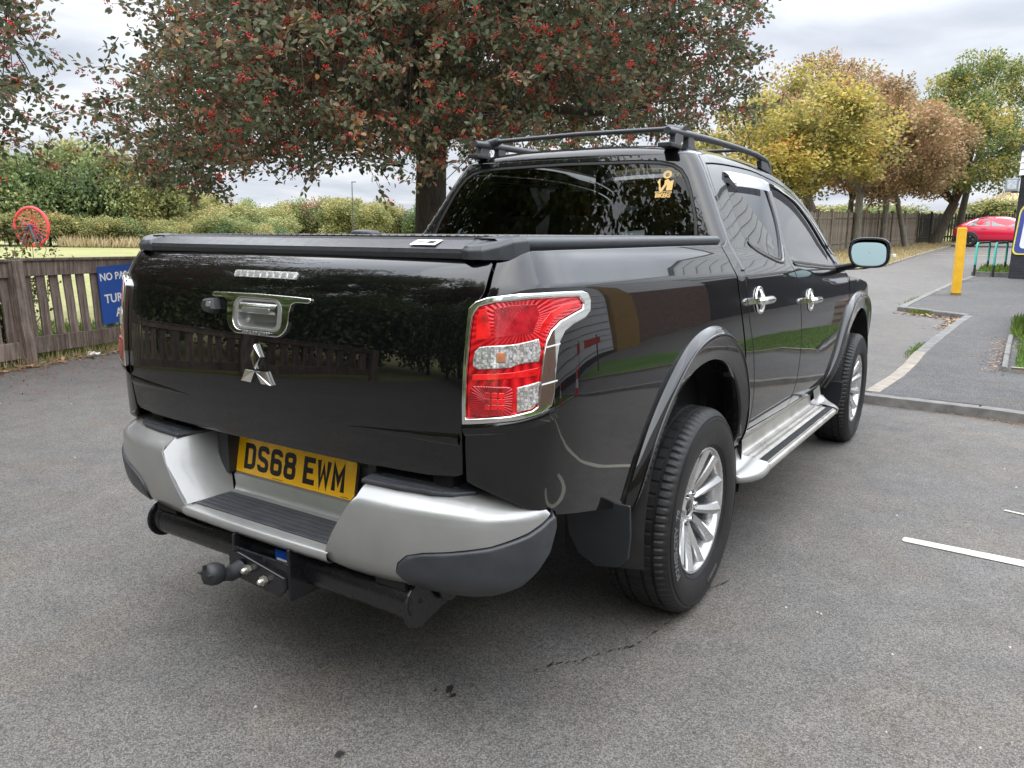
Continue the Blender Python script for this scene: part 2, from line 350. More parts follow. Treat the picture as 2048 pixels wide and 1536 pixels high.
def facet_lens(name,lo,hi,scale):
    m,t,p,o=newmat(name); setp(p,rough=.10,coat=1,coatr=.03,metal=.45,ior=1.55)
    v=objco(t,(1,1,1)); a=N(t,'ShaderNodeTexVoronoi',distance='CHEBYCHEV'); a.inputs['Scale'].default_value=scale; a.inputs['Randomness'].default_value=.55; t.links.new(v,a.inputs['Vector']); s=N(t,'ShaderNodeSeparateColor'); t.links.new(a.outputs['Color'],s.inputs[0])
    r1=ramp(t,[(0,lo),(.35,tuple((x+y)/2 for x,y in zip(lo,hi))),(.7,hi),(1,(1,1,1))]); t.links.new(s.outputs[0],r1.inputs[0]); r2_=ramp(t,[(0,(1.1,1.1,1.1)),(.55,(.95,.95,.95)),(.9,(.5,.5,.5))]); m2=N(t,'ShaderNodeMath',op='MULTIPLY',ins={1:1.6}); t.links.new(a.outputs['Distance'],m2.inputs[0]); t.links.new(m2.outputs[0],r2_.inputs[0])
    t.links.new(mixc(t,1,r1.outputs[0],r2_.outputs[0],'MULTIPLY'),p.inputs['Base Color']); bump(t,p,s.outputs[1],.5,.004); return m
M['lens_clear']=facet_lens('clear_lens',(.42,.41,.39),(.84,.82,.78),165)
M['lens_amber']=lens('amber_bulb',(.42,.16,.07),50,.6)
# asphalt
def asphalt(name,c1,c2,dark=(.03,.03,.032),patch=.25,stone=170,speck=(.34,.32,.29),bs=.40):
    m,t,p,o=newmat(name); v=objco(t)
    vo=N(t,'ShaderNodeTexVoronoi'); vo.inputs['Scale'].default_value=stone; vo.inputs['Randomness'].default_value=1; t.links.new(v,vo.inputs['Vector'])
    rs=ramp(t,[(0,dark),(.25,c1),(.6,c2),(.93,tuple(min(1,x*1.22) for x in c2)),(.985,speck)]); sc=N(t,'ShaderNodeSeparateColor'); t.links.new(vo.outputs['Color'],sc.inputs[0]); t.links.new(sc.outputs[0],rs.inputs[0])
    big=noise_n(t,v,.55,6,.62,.6); med=noise_n(t,v,5.5,5,.6); fine=noise_n(t,v,42,4,.65)
    rb=ramp(t,[(.28,(1-patch*.5,)*3),(.5,(1,1,1)),(.72,(1+patch*.4,)*3)]); t.links.new(big,rb.inputs[0])
    rm=ramp(t,[(.3,(.86,.86,.87)),(.7,(1.12,1.11,1.10))]); t.links.new(med,rm.inputs[0])
    rf=ramp(t,[(.3,(.88,.88,.89)),(.7,(1.10,1.095,1.09))]); t.links.new(fine,rf.inputs[0])
    tn=ramp(t,[(.3,(.94,.97,1.03)),(.5,(1,1,1)),(.7,(1.06,1.0,.93))]); t.links.new(noise_n(t,v,1.7,5,.7,.4),tn.inputs[0]); rs0=mixc(t,1.0,rs.outputs[0],tn.outputs[0],'MULTIPLY')
    st=ramp(t,[(.60,(1,1,1)),(.74,(.80,.80,.81))]); t.links.new(noise_n(t,v,.95,7,.72,1.2),st.inputs[0]); rs0=mixc(t,1.0,rs0,st.outputs[0],'MULTIPLY')
    c=mixc(t,1.0,rs0,rb.outputs[0],'MULTIPLY'); c=mixc(t,1.0,c,rm.outputs[0],'MULTIPLY'); c=mixc(t,.9,c,rf.outputs[0],'MULTIPLY')
    # shade in the gaps between stones, darkened into the colour
    rd=ramp(t,[(0,(1,1,1)),(.5,(1,1,1)),(1,(.55,.55,.56))]); t.links.new(vo.outputs['Distance'],rd.inputs[0])
    sc2=N(t,'ShaderNodeMath',op='MULTIPLY',ins={1:1.5}); t.links.new(vo.outputs['Distance'],sc2.inputs[0]); t.links.new(sc2.outputs[0],rd.inputs[0])
    c=mixc(t,.75,c,rd.outputs[0],'MULTIPLY'); t.links.new(c,p.inputs['Base Color'])
    setp(p,rough=.78,spec=.35)
    iv=N(t,'ShaderNodeMath',op='SUBTRACT',ins={0:1.0}); t.links.new(sc2.outputs[0],iv.inputs[1])
    b1=bump(t,p,iv.outputs[0],bs,.004); bump(t,p,fine,.25,.006,b1); return m,t,p,c
M['asphalt'],_t,_p,_c=asphalt('asphalt',(.122,.115,.104),(.190,.180,.163),dark=(.082,.079,.074),stone=250,speck=(.27,.255,.235))
M['footway'],_,_,_=asphalt('footway_asphalt',(.075,.074,.073),(.125,.122,.118),patch=.35,stone=230)
M['kerb']=simple('kerb_concrete',(.27,.24,.20),.85,var=.28,vscale=9,bumps=.5,bscale=140)
M['kerbgrey']=simple('kerb_grey',(.17,.165,.155),.88,var=.35,vscale=9,bumps=.6,bscale=120)
def paintline(name,col):
    m,t,p,o=newmat(name); v=objco(t); setp(p,rough=.65)
    n=noise_n(t,v,90,4,.7); n2=noise_n(t,v,9,4,.6)
    r_=ramp(t,[(.30,(.22,.21,.19)),(.40,col),(1,tuple(min(1,c*1.08) for c in col))]); t.links.new(n,r_.inputs[0])
    r3=ramp(t,[(.3,(.86,.85,.82)),(.7,(1,1,1))]); t.links.new(n2,r3.inputs[0]); t.links.new(mixc(t,1,r_.outputs[0],r3.outputs[0],'MULTIPLY'),p.inputs['Base Color']); bump(t,p,n,.4,.003); return m
M['line']=paintline('road_marking_paint',(.56,.53,.45))
def grassmat(name,a,b,c_,s=1.0):
    m,t,p,o=newmat(name); v=objco(t); setp(p,rough=.9,spec=.15)
    n=noise_n(t,v,.12*s,6,.65); n2=noise_n(t,v,6*s,5,.7)
    r_=ramp(t,[(.32,a),(.5,b),(.68,c_)]); t.links.new(n,r_.inputs[0]); r3=ramp(t,[(.25,(.6,.6,.6)),(.75,(1.3,1.3,1.3))]); t.links.new(n2,r3.inputs[0])
    t.links.new(mixc(t,1,r_.outputs[0],r3.outputs[0],'MULTIPLY'),p.inputs['Base Color']); bump(t,p,n2,.8,.05); return m
M['field']=grassmat('field_grass',(.22,.225,.09),(.26,.255,.11),(.32,.30,.15))
M['verge']=grassmat('verge_grass',(.16,.15,.06),(.28,.23,.10),(.34,.28,.14),2.5)
M['soil']=simple('soil',(.07,.055,.04),.95,var=.4,vscale=20,bumps=.8,bscale=80)
def wood(name,a,b,grain=(6,6,60)):
    m,t,p,o=newmat(name); v=objco(t,(38,38,2.2)); n=noise_n(t,v,1.0,6,.65,.8); v2=objco(t); oi=N(t,'ShaderNodeObjectInfo')
    r_=ramp(t,[(.28,tuple(x*.45 for x in a)),(.45,a),(.62,b),(.8,tuple(min(1,x*1.35) for x in b))]); t.links.new(n,r_.inputs[0])
    mr=N(t,'ShaderNodeMapRange',ins={1:0,2:1,3:.72,4:1.25}); t.links.new(oi.outputs['Random'],mr.inputs[0]); cb=N(t,'ShaderNodeCombineXYZ')
    for i in range(3): t.links.new(mr.outputs[0],cb.inputs[i])
    c=mixc(t,1,r_.outputs[0],cb.outputs[0],'MULTIPLY')
    n2=noise_n(t,v2,5,5,.7); r2_=ramp(t,[(.3,(.65,.62,.6)),(.6,(1,1,1)),(.8,(1.2,1.2,1.12))]); t.links.new(n2,r2_.inputs[0]); c=mixc(t,1,c,r2_.outputs[0],'MULTIPLY')
    t.links.new(c,p.inputs['Base Color']); setp(p,rough=.85,spec=.2); bump(t,p,n,.5,.004); return m
M['wood']=wood('weathered_brown_timber',(.165,.128,.108),(.30,.238,.200))
M['woodpale']=wood('weathered_pale_timber',(.17,.145,.115),(.30,.26,.21))
M['wooddark']=wood('dark_stained_timber',(.030,.028,.026),(.055,.050,.045))
def bark(name,a,b):
    m,t,p,o=newmat(name); v=objco(t,(14,14,3)); n=noise_n(t,v,1.2,8,.7,.5); r_=ramp(t,[(.3,a),(.7,b)]); t.links.new(n,r_.inputs[0]); t.links.new(r_.outputs[0],p.inputs['Base Color']); setp(p,rough=.9,spec=.15); bump(t,p,n,.9,.02); return m
M['bark']=bark('bark_grey_brown',(.035,.030,.024),(.12,.105,.082))
M['barkpale']=bark('bark_pale_grey',(.09,.08,.065),(.24,.22,.185))
def leafmat(name,stops,under=None,trans=.30,rough=.5):
    m=bpy.data.materials.new(name); m.use_nodes=True; t=m.node_tree; t.nodes.clear(); out=N(t,'ShaderNodeOutputMaterial')
    at=N(t,'ShaderNodeAttribute'); at.attribute_name='rnd'; r_=ramp(t,stops); t.links.new(at.outputs['Fac'],r_.inputs[0]); col=r_.outputs[0]
    if under:
        ge=N(t,'ShaderNodeNewGeometry'); col=mixc(t,ge.outputs['Backfacing'],col,mixc(t,.45,col,under))
    p=N(t,'ShaderNodeBsdfPrincipled'); p.inputs['Roughness'].default_value=rough; p.inputs['Specular IOR Level'].default_value=.35; t.links.new(col,p.inputs['Base Color'])
    tr=N(t,'ShaderNodeBsdfTranslucent'); t.links.new(col,tr.inputs[0]); mx=N(t,'ShaderNodeMixShader'); mx.inputs[0].default_value=trans
    t.links.new(p.outputs[0],mx.inputs[1]); t.links.new(tr.outputs[0],mx.inputs[2]); t.links.new(mx.outputs[0],out.inputs[0]); return m
M['leafberry']=leafmat('cotoneaster_leaf',[(0,(.050,.072,.032)),(.34,(.090,.112,.048)),(.55,(.145,.140,.062)),(.74,(.23,.095,.060)),(.90,(.28,.27,.18)),(1,(.46,.24,.08))],(.24,.27,.18),.38)
M['berry']=simple('red_berry',(.62,.025,.022),.35,var=.35,vscale=3)
M['leafyellow']=leafmat('yellow_autumn_leaf',[(0,(.15,.15,.05)),(.3,(.31,.28,.08)),(.6,(.48,.41,.10)),(.85,(.63,.50,.13)),(1,(.55,.28,.10))],None,.4)
M['leafrust']=leafmat('rust_autumn_leaf',[(0,(.16,.14,.06)),(.35,(.29,.20,.10)),(.65,(.41,.27,.14)),(.85,(.46,.23,.13)),(1,(.27,.29,.09))],None,.3)
M['leafgreen']=leafmat('green_gold_leaf',[(0,(.07,.105,.035)),(.35,(.14,.19,.06)),(.6,(.25,.27,.08)),(.82,(.42,.38,.10)),(1,(.52,.38,.10))],None,.35)
M['leafolive']=leafmat('olive_hedge_leaf',[(0,(.14,.16,.06)),(.4,(.25,.265,.095)),(.7,(.36,.345,.13)),(.9,(.46,.40,.16)),(1,(.42,.29,.13))],None,.3)
M['leafwillow']=leafmat('dark_green_leaf',[(0,(.08,.13,.06)),(.5,(.18,.235,.09)),(.85,(.28,.32,.12)),(1,(.37,.36,.15))],None,.3)
M['straw']=leafmat('dry_grass_blade',[(0,(.28,.22,.11)),(.6,(.42,.33,.18)),(1,(.50,.42,.26))],None,.3)
M['blade']=leafmat('green_grass_blade',[(0,(.06,.12,.02)),(.6,(.13,.22,.035)),(1,(.24,.30,.07))],None,.35)
M['fallen']=leafmat('fallen_leaf',[(0,(.16,.09,.05)),(.5,(.30,.17,.09)),(1,(.42,.28,.16))],None,.1)
M['fallred']=leafmat('fallen_berry_leaf',[(0,(.25,.03,.03)),(.5,(.40,.05,.045)),(1,(.34,.20,.12))],None,.1)
def arc(c,r,a0,a1,n=10,ry=None):
    ry=ry or r; return [(c[0]+r*math.cos(R(a0+(a1-a0)*i/n)),c[1]+ry*math.sin(R(a0+(a1-a0)*i/n))) for i in range(n+1)]
# ---------------------------------------------------------------- truck body surfaces
def spline(pts, n=8, closed=False):
    """Catmull-Rom through points -> dense list"""
    P=[np.array(p,float) for p in pts]; m=len(P); out=[]
    rng=range(m if closed else m-1)
    for i in rng:
        if closed: p0,p1,p2,p3=P[(i-1)%m],P[i],P[(i+1)%m],P[(i+2)%m]
        else: p0,p1,p2,p3=P[max(i-1,0)],P[i],P[i+1],P[min(i+2,m-1)]
        for k in range(n):
            t=k/n; out.append(.5*((2*p1)+(-p0+p2)*t+(2*p0-5*p1+4*p2-p3)*t*t+(-p0+3*p1-3*p2+p3)*t**3))
    if not closed: out.append(P[-1])
    return np.array(out)
# plan curve of the truck's flank, from the middle of the tailgate round the corner and forward
_PC=spline([(0,-1.196),(.2,-1.195),(.40,-1.188),(.56,-1.179),(.66,-1.168),(.72,-1.156),(.775,-1.132),(.818,-1.092),(.846,-1.035),(.860,-.96),(.867,-.85),(.871,-.6),(.874,-.3),(.877,.1),(.879,.6),(.880,1.2),(.878,1.8),(.872,2.4),(.862,3.0),(.845,3.4),(.80,3.62)],10)
_PU=np.r_[0,np.cumsum(np.hypot(*np.diff(_PC,axis=0).T))]
_PT=np.gradient(_PC,_PU,axis=0); _PT/=np.hypot(*_PT.T)[:,None]
def U_of_y(y):
    k=np.argmin(_PC[:,1]); return float(np.interp(y,_PC[60:,1],_PU[60:]))
def U_of_x(x): return float(np.interp(x,_PC[:90,0],_PU[:90]))
_DS=spline([(.44,.075),(.50,.050),(.56,.022),(.62,.009),(.70,.002),(.80,0),(.92,.001),(1.04,.010),(1.12,.019),(1.175,.027),(1.19,.031),(1.22,.048),(1.26,.071),(1.285,.088),(1.32,.107),(1.40,.149),(1.50,.202),(1.60,.256),(1.65,.287),(1.68,.309),(1.72,.36)],6)
_DT=spline([(.44,.06),(.60,.03),(.70,.022),(.74,.014),(.80,.004),(.83,0),(.90,-.004),(1.0,-.002),(1.08,.006),(1.15,.018),(1.20,.036),(1.235,.060),(1.258,.088),(1.27,.12)],6)
def _sm(t): t=np.clip(t,0,1); return t*t*(3-2*t)
def flank(u,z,off=0.0):
    """point on the right flank at plan length u and height z, pushed out by off"""
    x=np.interp(u,_PU,_PC[:,0]); y=np.interp(u,_PU,_PC[:,1])
    tx=np.interp(u,_PU,_PT[:,0]); ty=np.interp(u,_PU,_PT[:,1]); l=np.hypot(tx,ty); nx,ny=ty/l,-tx/l
    ds=np.interp(z,_DS[:,0],_DS[:,1]); dt=np.interp(z,_DT[:,0],_DT[:,1])
    w=_sm((x-.60)/.22) if True else 0
    w=np.where(y>-.9,1.0,w)
    d=dt*(1-w)+ds*w+.045*_sm((y-.9)/1.7)*_sm((z-1.10)/.16)
    return np.stack([x-nx*(d-off),y-ny*(d-off),np.asarray(z,float)+0*x],-1)
def flank_n(u,z):
    e=2e-3
    a=flank(u+e,z)-flank(u-e,z); b=flank(u,z+e)-flank(u,z-e); n=np.cross(a,b); return n/np.linalg.norm(n,axis=-1,keepdims=True)
# rear wall of the cab: t across (0 centre .. 1 flank), z height
def cabback(s,z,off=0.0):
    """s = arc length across the cab's rear from its centre, going round the corner"""
    s=np.asarray(s,float); z=np.asarray(z,float)
    s,z=np.broadcast_arrays(s,z)
    w=np.interp(z,[1.20,1.30,1.40,1.50,1.60,1.65,1.69],[.853,.785,.729,.676,.622,.591,.560]); yb=.372+np.maximum(0,z-1.30)*.38
    r=.06; bow=.02
    L=w-r; q=np.pi/2*r
    a=np.clip((s-L)/r,0,np.pi/2)
    x=np.where(s<L,s,L+(r+off)*np.sin(a)); y=np.where(s<L,yb-off,yb+r-(r+off)*np.cos(a))
    y=np.where(s>L+q,yb+r+(s-L-q),y); x=np.where(s>L+q,w+off,x)
    y=y+bow*(np.minimum(x,L)/L)**2-bow
    return np.stack([x,y,z],-1)
# ================================================================ foliage and tree builders
def leafset(name,C,D,L,Wd,rnd,mat,parent=None,seed=0,hexa=True,upbias=.6,kind='stuff'):
    rg_=np.random.default_rng(seed); n=len(C); D=D/np.linalg.norm(D,axis=1,keepdims=True)
    q=rg_.normal(size=(n,3)); q[:,2]+=upbias*1.5; nn=q-D*(q*D).sum(1,keepdims=True); nn/=np.linalg.norm(nn,axis=1,keepdims=True)+1e-9; sd_=np.cross(D,nn)
    L=np.broadcast_to(L,(n,))[:,None]; Wd=np.broadcast_to(Wd,(n,))[:,None]
    if hexa:
        V=np.stack([C,C+D*L*.32+sd_*Wd*.48+nn*Wd*.12,C+D*L*.74+sd_*Wd*.40+nn*Wd*.06,C+D*L-nn*L*.10,C+D*L*.74-sd_*Wd*.40+nn*Wd*.06,C+D*L*.32-sd_*Wd*.48+nn*Wd*.12],1)
        k=6; fi=np.array([[0,1,2,3],[0,3,4,5]])
    else:
        V=np.stack([C,C+D*L*.5+sd_*Wd*.5,C+D*L-nn*L*.1,C+D*L*.5-sd_*Wd*.5],1); k=4; fi=np.array([[0,1,2,3]])
    F=(np.arange(n)*k)[:,None,None]+fi[None]; F=F.reshape(-1,4); nf=len(F)
    me=bpy.data.meshes.new(name); me.vertices.add(n*k); me.vertices.foreach_set('co',V.reshape(-1).astype(np.float32))
    me.loops.add(nf*4); me.loops.foreach_set('vertex_index',F.reshape(-1).astype(np.int32)); me.polygons.add(nf)
    me.polygons.foreach_set('loop_start',(np.arange(nf)*4).astype(np.int32))
    try: me.polygons.foreach_set('loop_total',np.full(nf,4,np.int32))
    except Exception: pass
    me.update(calc_edges=True)
    a=me.attributes.new('rnd','FLOAT','FACE'); a.data.foreach_set('value',np.repeat(np.clip(rnd,0,1),len(fi)).astype(np.float32))
    o=link(me,name,mat,parent)
    if kind: o['kind']=kind
    return o
def berries(name,C,r,mat,parent=None,seed=0):
    ph=(1+5**.5)/2; iv=np.array([(0,0,1),(0,0,-1),(1,0,0),(-1,0,0),(0,1,0),(0,-1,0)],float); fi=np.array([(0,2,4),(0,4,3),(0,3,5),(0,5,2),(1,4,2),(1,3,4),(1,5,3),(1,2,5)])
    rg_=np.random.default_rng(seed); n=len(C); rr=(r*rg_.uniform(.75,1.2,n))[:,None,None]; V=C[:,None,:]+iv[None]*rr; F=(np.arange(n)*6)[:,None,None]+fi[None]; F=F.reshape(-1,3); nf=len(F)
    me=bpy.data.meshes.new(name); me.vertices.add(n*6); me.vertices.foreach_set('co',V.reshape(-1).astype(np.float32)); me.loops.add(nf*3); me.loops.foreach_set('vertex_index',F.reshape(-1).astype(np.int32)); me.polygons.add(nf); me.polygons.foreach_set('loop_start',(np.arange(nf)*3).astype(np.int32))
    try: me.polygons.foreach_set('loop_total',np.full(nf,3,np.int32))
    except Exception: pass
    me.polygons.foreach_set('use_smooth',np.ones(nf,bool)); me.update(calc_edges=True)
    o=link(me,name,mat,parent); o['kind']='stuff'; return o
def curve_pts(a,b,sag,seed,n=9,wig=.06):
    rg_=np.random.default_rng(seed); a=np.array(a,float);b=np.array(b,float); L=np.linalg.norm(b-a); P=[]
    w=rg_.normal(size=(4,3))*wig*L
    for t in np.linspace(0,1,n):
        p=a*(1-t)+b*t+np.array([0,0,sag*L])*math.sin(math.pi*t)+w[0]*math.sin(math.pi*t)+w[1]*math.sin(2*math.pi*t)*.5+w[2]*math.sin(3*math.pi*t)*.25; P.append(p)
    return np.array(P)
def big_tree(root,base,crown_c,rad,ntw,seed,label_kind,leaf=(.070,.043),per=30,zcut=1.75,zmax=9.2,keep=None,forkz=2.9,tr=.26,berry=.5,mats=('leafberry','bark'),free=False):
    """broad tree with berries; everything in world coordinates relative to base"""
    rg_=np.random.default_rng(seed); cc=np.array(crown_c,float)-np.array(base,float); rad=np.array(rad,float)
    C=[]
    while len(C)<ntw:
        v=rg_.normal(size=3); v/=np.linalg.norm(v); nz=noise.noise(Vector(v*2.3+seed))*.26+noise.noise(Vector(v*5.1+seed*3))*.13
        r=(rg_.random()**.42)*(1+nz); p=cc+v*rad*r
        if r<.35 and rg_.random()<.5: continue
        wz=p[2]+base[2]; low=zcut+.35*noise.noise(Vector((p[0]*.7+seed,p[1]*.7,0)))+ .25*noise.noise(Vector((p[0]*2.1+seed,p[1]*2.1,3)))
        if wz<low or wz>zmax: continue
        if keep is not None and not keep(p+np.array(base)): continue
        C.append(p)
    C=np.array(C)
    fork=np.array([0.1,-.05,forkz])
    # trunk and limbs
    tk=MB(); P=[(0,0,-.15),(.0,.0,.05),(.02,0,.5),(.0,.02,1.2),(.04,0,2.0),tuple(fork)]
    tk.tube(P,[tr*1.35,tr*1.18,tr*1.0,tr*.94,tr*.92,tr*.86],18); tk.build('trunk',M[mats[1]],root,weld=False)
    bm_=MB(); nl=11; ends=[]
    for i in range(nl):
        a=2*math.pi*i/nl+rg_.uniform(-.2,.2); el=rg_.uniform(-.28,.95); tgt=cc+np.array([math.cos(a)*math.cos(el),math.sin(a)*math.cos(el),math.sin(el)])*rad*rg_.uniform(.55,.78)
        tgt[2]=max(tgt[2],2.5-base[2]+.2*i%3*.2); st=fork+np.array([0,0,rg_.uniform(-.5,.5)]); pts=curve_pts(st,tgt,.10,seed*50+i,10,.05); r0=tr*rg_.uniform(.36,.6)
        ok_=(keep is None or free or keep(pts[-1]+np.array(base)))
        if ok_: bm_.tube([tuple(p) for p in pts],list(np.linspace(r0,r0*.32,10)),9)
        ends.append(pts)
        for j in range(6):
            k=rg_.integers(3,10); s0=pts[k]; d=rg_.normal(size=3); d[2]=d[2]*.45+.12; d/=np.linalg.norm(d); d=d+.6*(tgt-st)/np.linalg.norm(tgt-st); d/=np.linalg.norm(d)
            e=s0+d*rad[0]*rg_.uniform(.22,.40); sp_=curve_pts(s0,e,.03,seed*900+i*10+j,7,.06); r1=r0*.30
            if keep is None or keep(sp_[-1]+np.array(base)): bm_.tube([tuple(p) for p in sp_],list(np.linspace(r1,r1*.3,7)),6)
            ends.append(sp_)
    allp=np.concatenate(ends)
    # twigs: each leaf spray hangs from the nearest limb
    out=C-np.array([0,0,2.2]); out/=np.linalg.norm(out,axis=1,keepdims=True)
    LC=[];LD=[];LR=[];BC=[]
    for i,c in enumerate(C):
        d=out[i]*.8+rg_.normal(size=3)*.45+np.array([0,0,-.10]); d/=np.linalg.norm(d); L=rg_.uniform(.35,.75)
        near=allp[np.argmin(((allp-(c-d*L*.5))**2).sum(1))]
        a=c-d*L*.5; m1=c+np.array([0,0,.03]); e=c+d*L*.5+np.array([0,0,-.07*L])
        if i%2==0 and np.linalg.norm(near-a)<1.3: bm_.tube([tuple(near),tuple(near*.45+a*.55+np.array([0,0,.05])),tuple(a)],[.012,.008,.005],3,False)
        bm_.tube([tuple(a),tuple(m1),tuple(e)],[.006,.004,.002],3,False)
        t=rg_.random(per); pos=np.where(t[:,None]<.5,a+(m1-a)*(t[:,None]*2),m1+(e-m1)*((t[:,None]-.5)*2)); ld=d+rg_.normal(size=(per,3))*.75; ld/=np.linalg.norm(ld,axis=1,keepdims=True)
        pos=pos+ld*rg_.uniform(.0,.09,(per,1))+rg_.normal(size=(per,3))*.03
        LC.append(pos);LD.append(ld); LR.append(np.clip(.42+.22*rg_.normal()+rg_.normal(size=per)*.20,0,1))
        if rg_.random()<berry:
            for _ in range(rg_.integers(1,4)):
                b0=pos[rg_.integers(0,per)]+rg_.normal(size=3)*.02; BC.append(b0+rg_.normal(size=(rg_.integers(7,16),3))*np.array([.026,.026,.018]))
    bm_.build('branches',M[mats[1]],root)
    LC=np.concatenate(LC);LD=np.concatenate(LD);LR=np.concatenate(LR); n=len(LC)
    leafset('foliage',LC,LD,leaf[0]*rg_.uniform(.7,1.25,n),leaf[1]*rg_.uniform(.75,1.2,n),LR,M[mats[0]],root,seed)
    if BC: berries('berries',np.concatenate(BC),.0095,M['berry'],root,seed)
def crown_mesh(name,mat,rad,n,leaf,seed,nl=26,zr=1.0,rl=(.26,.42)):
    rg_=np.random.default_rng(seed); C=[];D=[];Rn=[]
    lobes=[]
    for i in range(nl):
        v=rg_.normal(size=3); v/=np.linalg.norm(v); v[2]=v[2]*.9+.05; r=rg_.uniform(.45,.78); lobes.append((v*r*(1.12 if rl[0]<.2 else 1),rg_.uniform(*rl)))
    lobes.append((np.zeros(3),.5)); per=n//len(lobes)
    for c,r in lobes:
        v=rg_.normal(size=(per,3)); v/=np.linalg.norm(v,axis=1,keepdims=True); rr=r*(rg_.random(per)**.38)[:,None]*(1+.25*np.sin(v[:,:1]*7+seed)*np.cos(v[:,1:2]*6))
        C.append(c+v*rr); D.append(v+rg_.normal(size=(per,3))*.8+np.array([0,0,-.25])); Rn.append(np.clip(.45+.20*rg_.normal()+.18*rg_.normal(size=per)+.12*v[:,2],0,1))
    C=np.concatenate(C)*np.array(rad); D=np.concatenate(D); Rn=np.concatenate(Rn); m=len(C)
    # twigs poking out of the outline
    return leafset(name,C,D,leaf[0]*rg_.uniform(.7,1.35,m),leaf[1]*rg_.uniform(.7,1.3,m),Rn,mat,None,seed,hexa=False,upbias=.4)
def plant_tree(name,label,cat,group,x,y,crown_o,cz,sc,th,tr,bark_,rot=0,lean=(0,0),branches=True,seed=1,zb=None):
    """trunk + limbs + a crown whose mesh may be shared with other trees"""
    z=H(x,y) if zb is None else zb; root=empty(name,(x,y,z)); tag(root,label,cat,group)
    m=MB(); top=(lean[0],lean[1],th); m.tube([(0,0,-.2),(0,0,.1),(lean[0]*.4,lean[1]*.4,th*.45),top],[tr*1.35,tr*1.1,tr*.9,tr*.75],12); m.build('trunk',M[bark_],root)
    if branches:
        rg_=np.random.default_rng(seed); m=MB()
        for i in range(12):
            a=rg_.uniform(0,6.28); e=np.array([lean[0]+math.cos(a)*sc[0]*rg_.uniform(.3,.75),lean[1]+math.sin(a)*sc[1]*rg_.uniform(.3,.75),cz+sc[2]*rg_.uniform(-.5,.75)])
            P=curve_pts((lean[0],lean[1],th-.15),e,.06,seed*31+i,7,.05); r0=tr*rg_.uniform(.3,.5); m.tube([tuple(p) for p in P],list(np.linspace(r0,r0*.25,7)),6)
        m.build('branches',M[bark_],root)
    c=bpy.data.objects.new('crown',crown_o.data); COL.objects.link(c); c.parent=root; c.location=(lean[0],lean[1],cz); c.scale=sc; c.rotation_euler=(0,0,rot); c['kind']='stuff'
    return root
def pol(px,d):
    """point at ground distance d along a bearing seen from the yard (px = bearing index)"""
    a=R(-33.19)+math.atan((px-1024)/1539.1/1.017); return (1.74+d*math.sin(a),-2.57+d*math.cos(a))
# ================================================================ the ground
def ground_sheet(name,poly,off,mat,step=1.0,parent=None,kind='structure',zf=None):
    P=densify(poly,step); lo=P.min(0);hi=P.max(0); gx,gy=np.meshgrid(np.arange(lo[0]+step*.4,hi[0],step),np.arange(lo[1]+step*.4,hi[1],step)); gx=gx.ravel();gy=gy.ravel(); m=inpoly(gx,gy,P); gx=gx[m];gy=gy[m]
    if len(gx):
        d=np.array([np.min(np.hypot(P[:,0]-a,P[:,1]-b)) for a,b in zip(gx,gy)]); k=d>step*.35; gx=gx[k];gy=gy[k]
    A=np.concatenate([P,np.stack([gx,gy],1)]); n=len(P)
    r_=delaunay_2d_cdt([Vector(p) for p in A],[(i,(i+1)%n) for i in range(n)],[],0,1e-6); V=np.array([tuple(v) for v in r_[0]]); F=np.array(r_[2]); c=V[F].mean(1); F=F[inpoly(c[:,0],c[:,1],P)]
    a=V[F]; ar=(a[:,1,0]-a[:,0,0])*(a[:,2,1]-a[:,0,1])-(a[:,1,1]-a[:,0,1])*(a[:,2,0]-a[:,0,0]); F[ar<0]=F[ar<0][:,::-1]
    z=(hgt(V[:,0],V[:,1]) if zf is None else zf(V[:,0],V[:,1]))+off
    m=MB(); m.add(np.stack([V[:,0],V[:,1],z],1),[tuple(int(k) for k in f) for f in F],True); o=m.build(name,mat,parent)
    if kind and parent is None: o['kind']=kind
    return o
m=MB(); rows=[]
for r in [0.05,1,2,3,4,5,5.5,6,6.5,7,8,9,10,12,14,17,20,24,28,33,40,48,58,70,85,105,130,160,200,260,340,460,650]:
    row=[]
    for a in np.linspace(0,2*math.pi,145):
        x,y=1.74+r*math.sin(a),-2.57+r*math.cos(a); fa=max(0,r-90); 
        z=H(x,y) if r<=90 else H(1.74+90*math.sin(a),-2.57+90*math.cos(a))
        row.append((x,y,z-.03))
    rows.append(row)
m.grid(rows,flip=True); m.build('field',M['field'])['kind']='structure'
fd=np.array([-.345,.939]); fd/=np.hypot(*fd); FA=np.array([-6.63,1.13]); FN=np.array([fd[1],-fd[0]])   # fence line and its yard-side normal
fl=lambda t,o=0:tuple(FA+fd*t+FN*o)
yard=[fl(-16,.25),fl(-6,.22),fl(0,.20),fl(1.2,.26),fl(3,.2),fl(9,.2),(-7.2,13),(-4.4,18.5),(-2.3,23),(-1.97,26),(-1.93,30),(-1.9,34.2),(-1.8,39.6),(-1.61,47.7),(-1.6,54.5),(30,56),(30,-25),(3,-25)]
ground_sheet('asphalt',yard,0.0,M['asphalt'],.8)
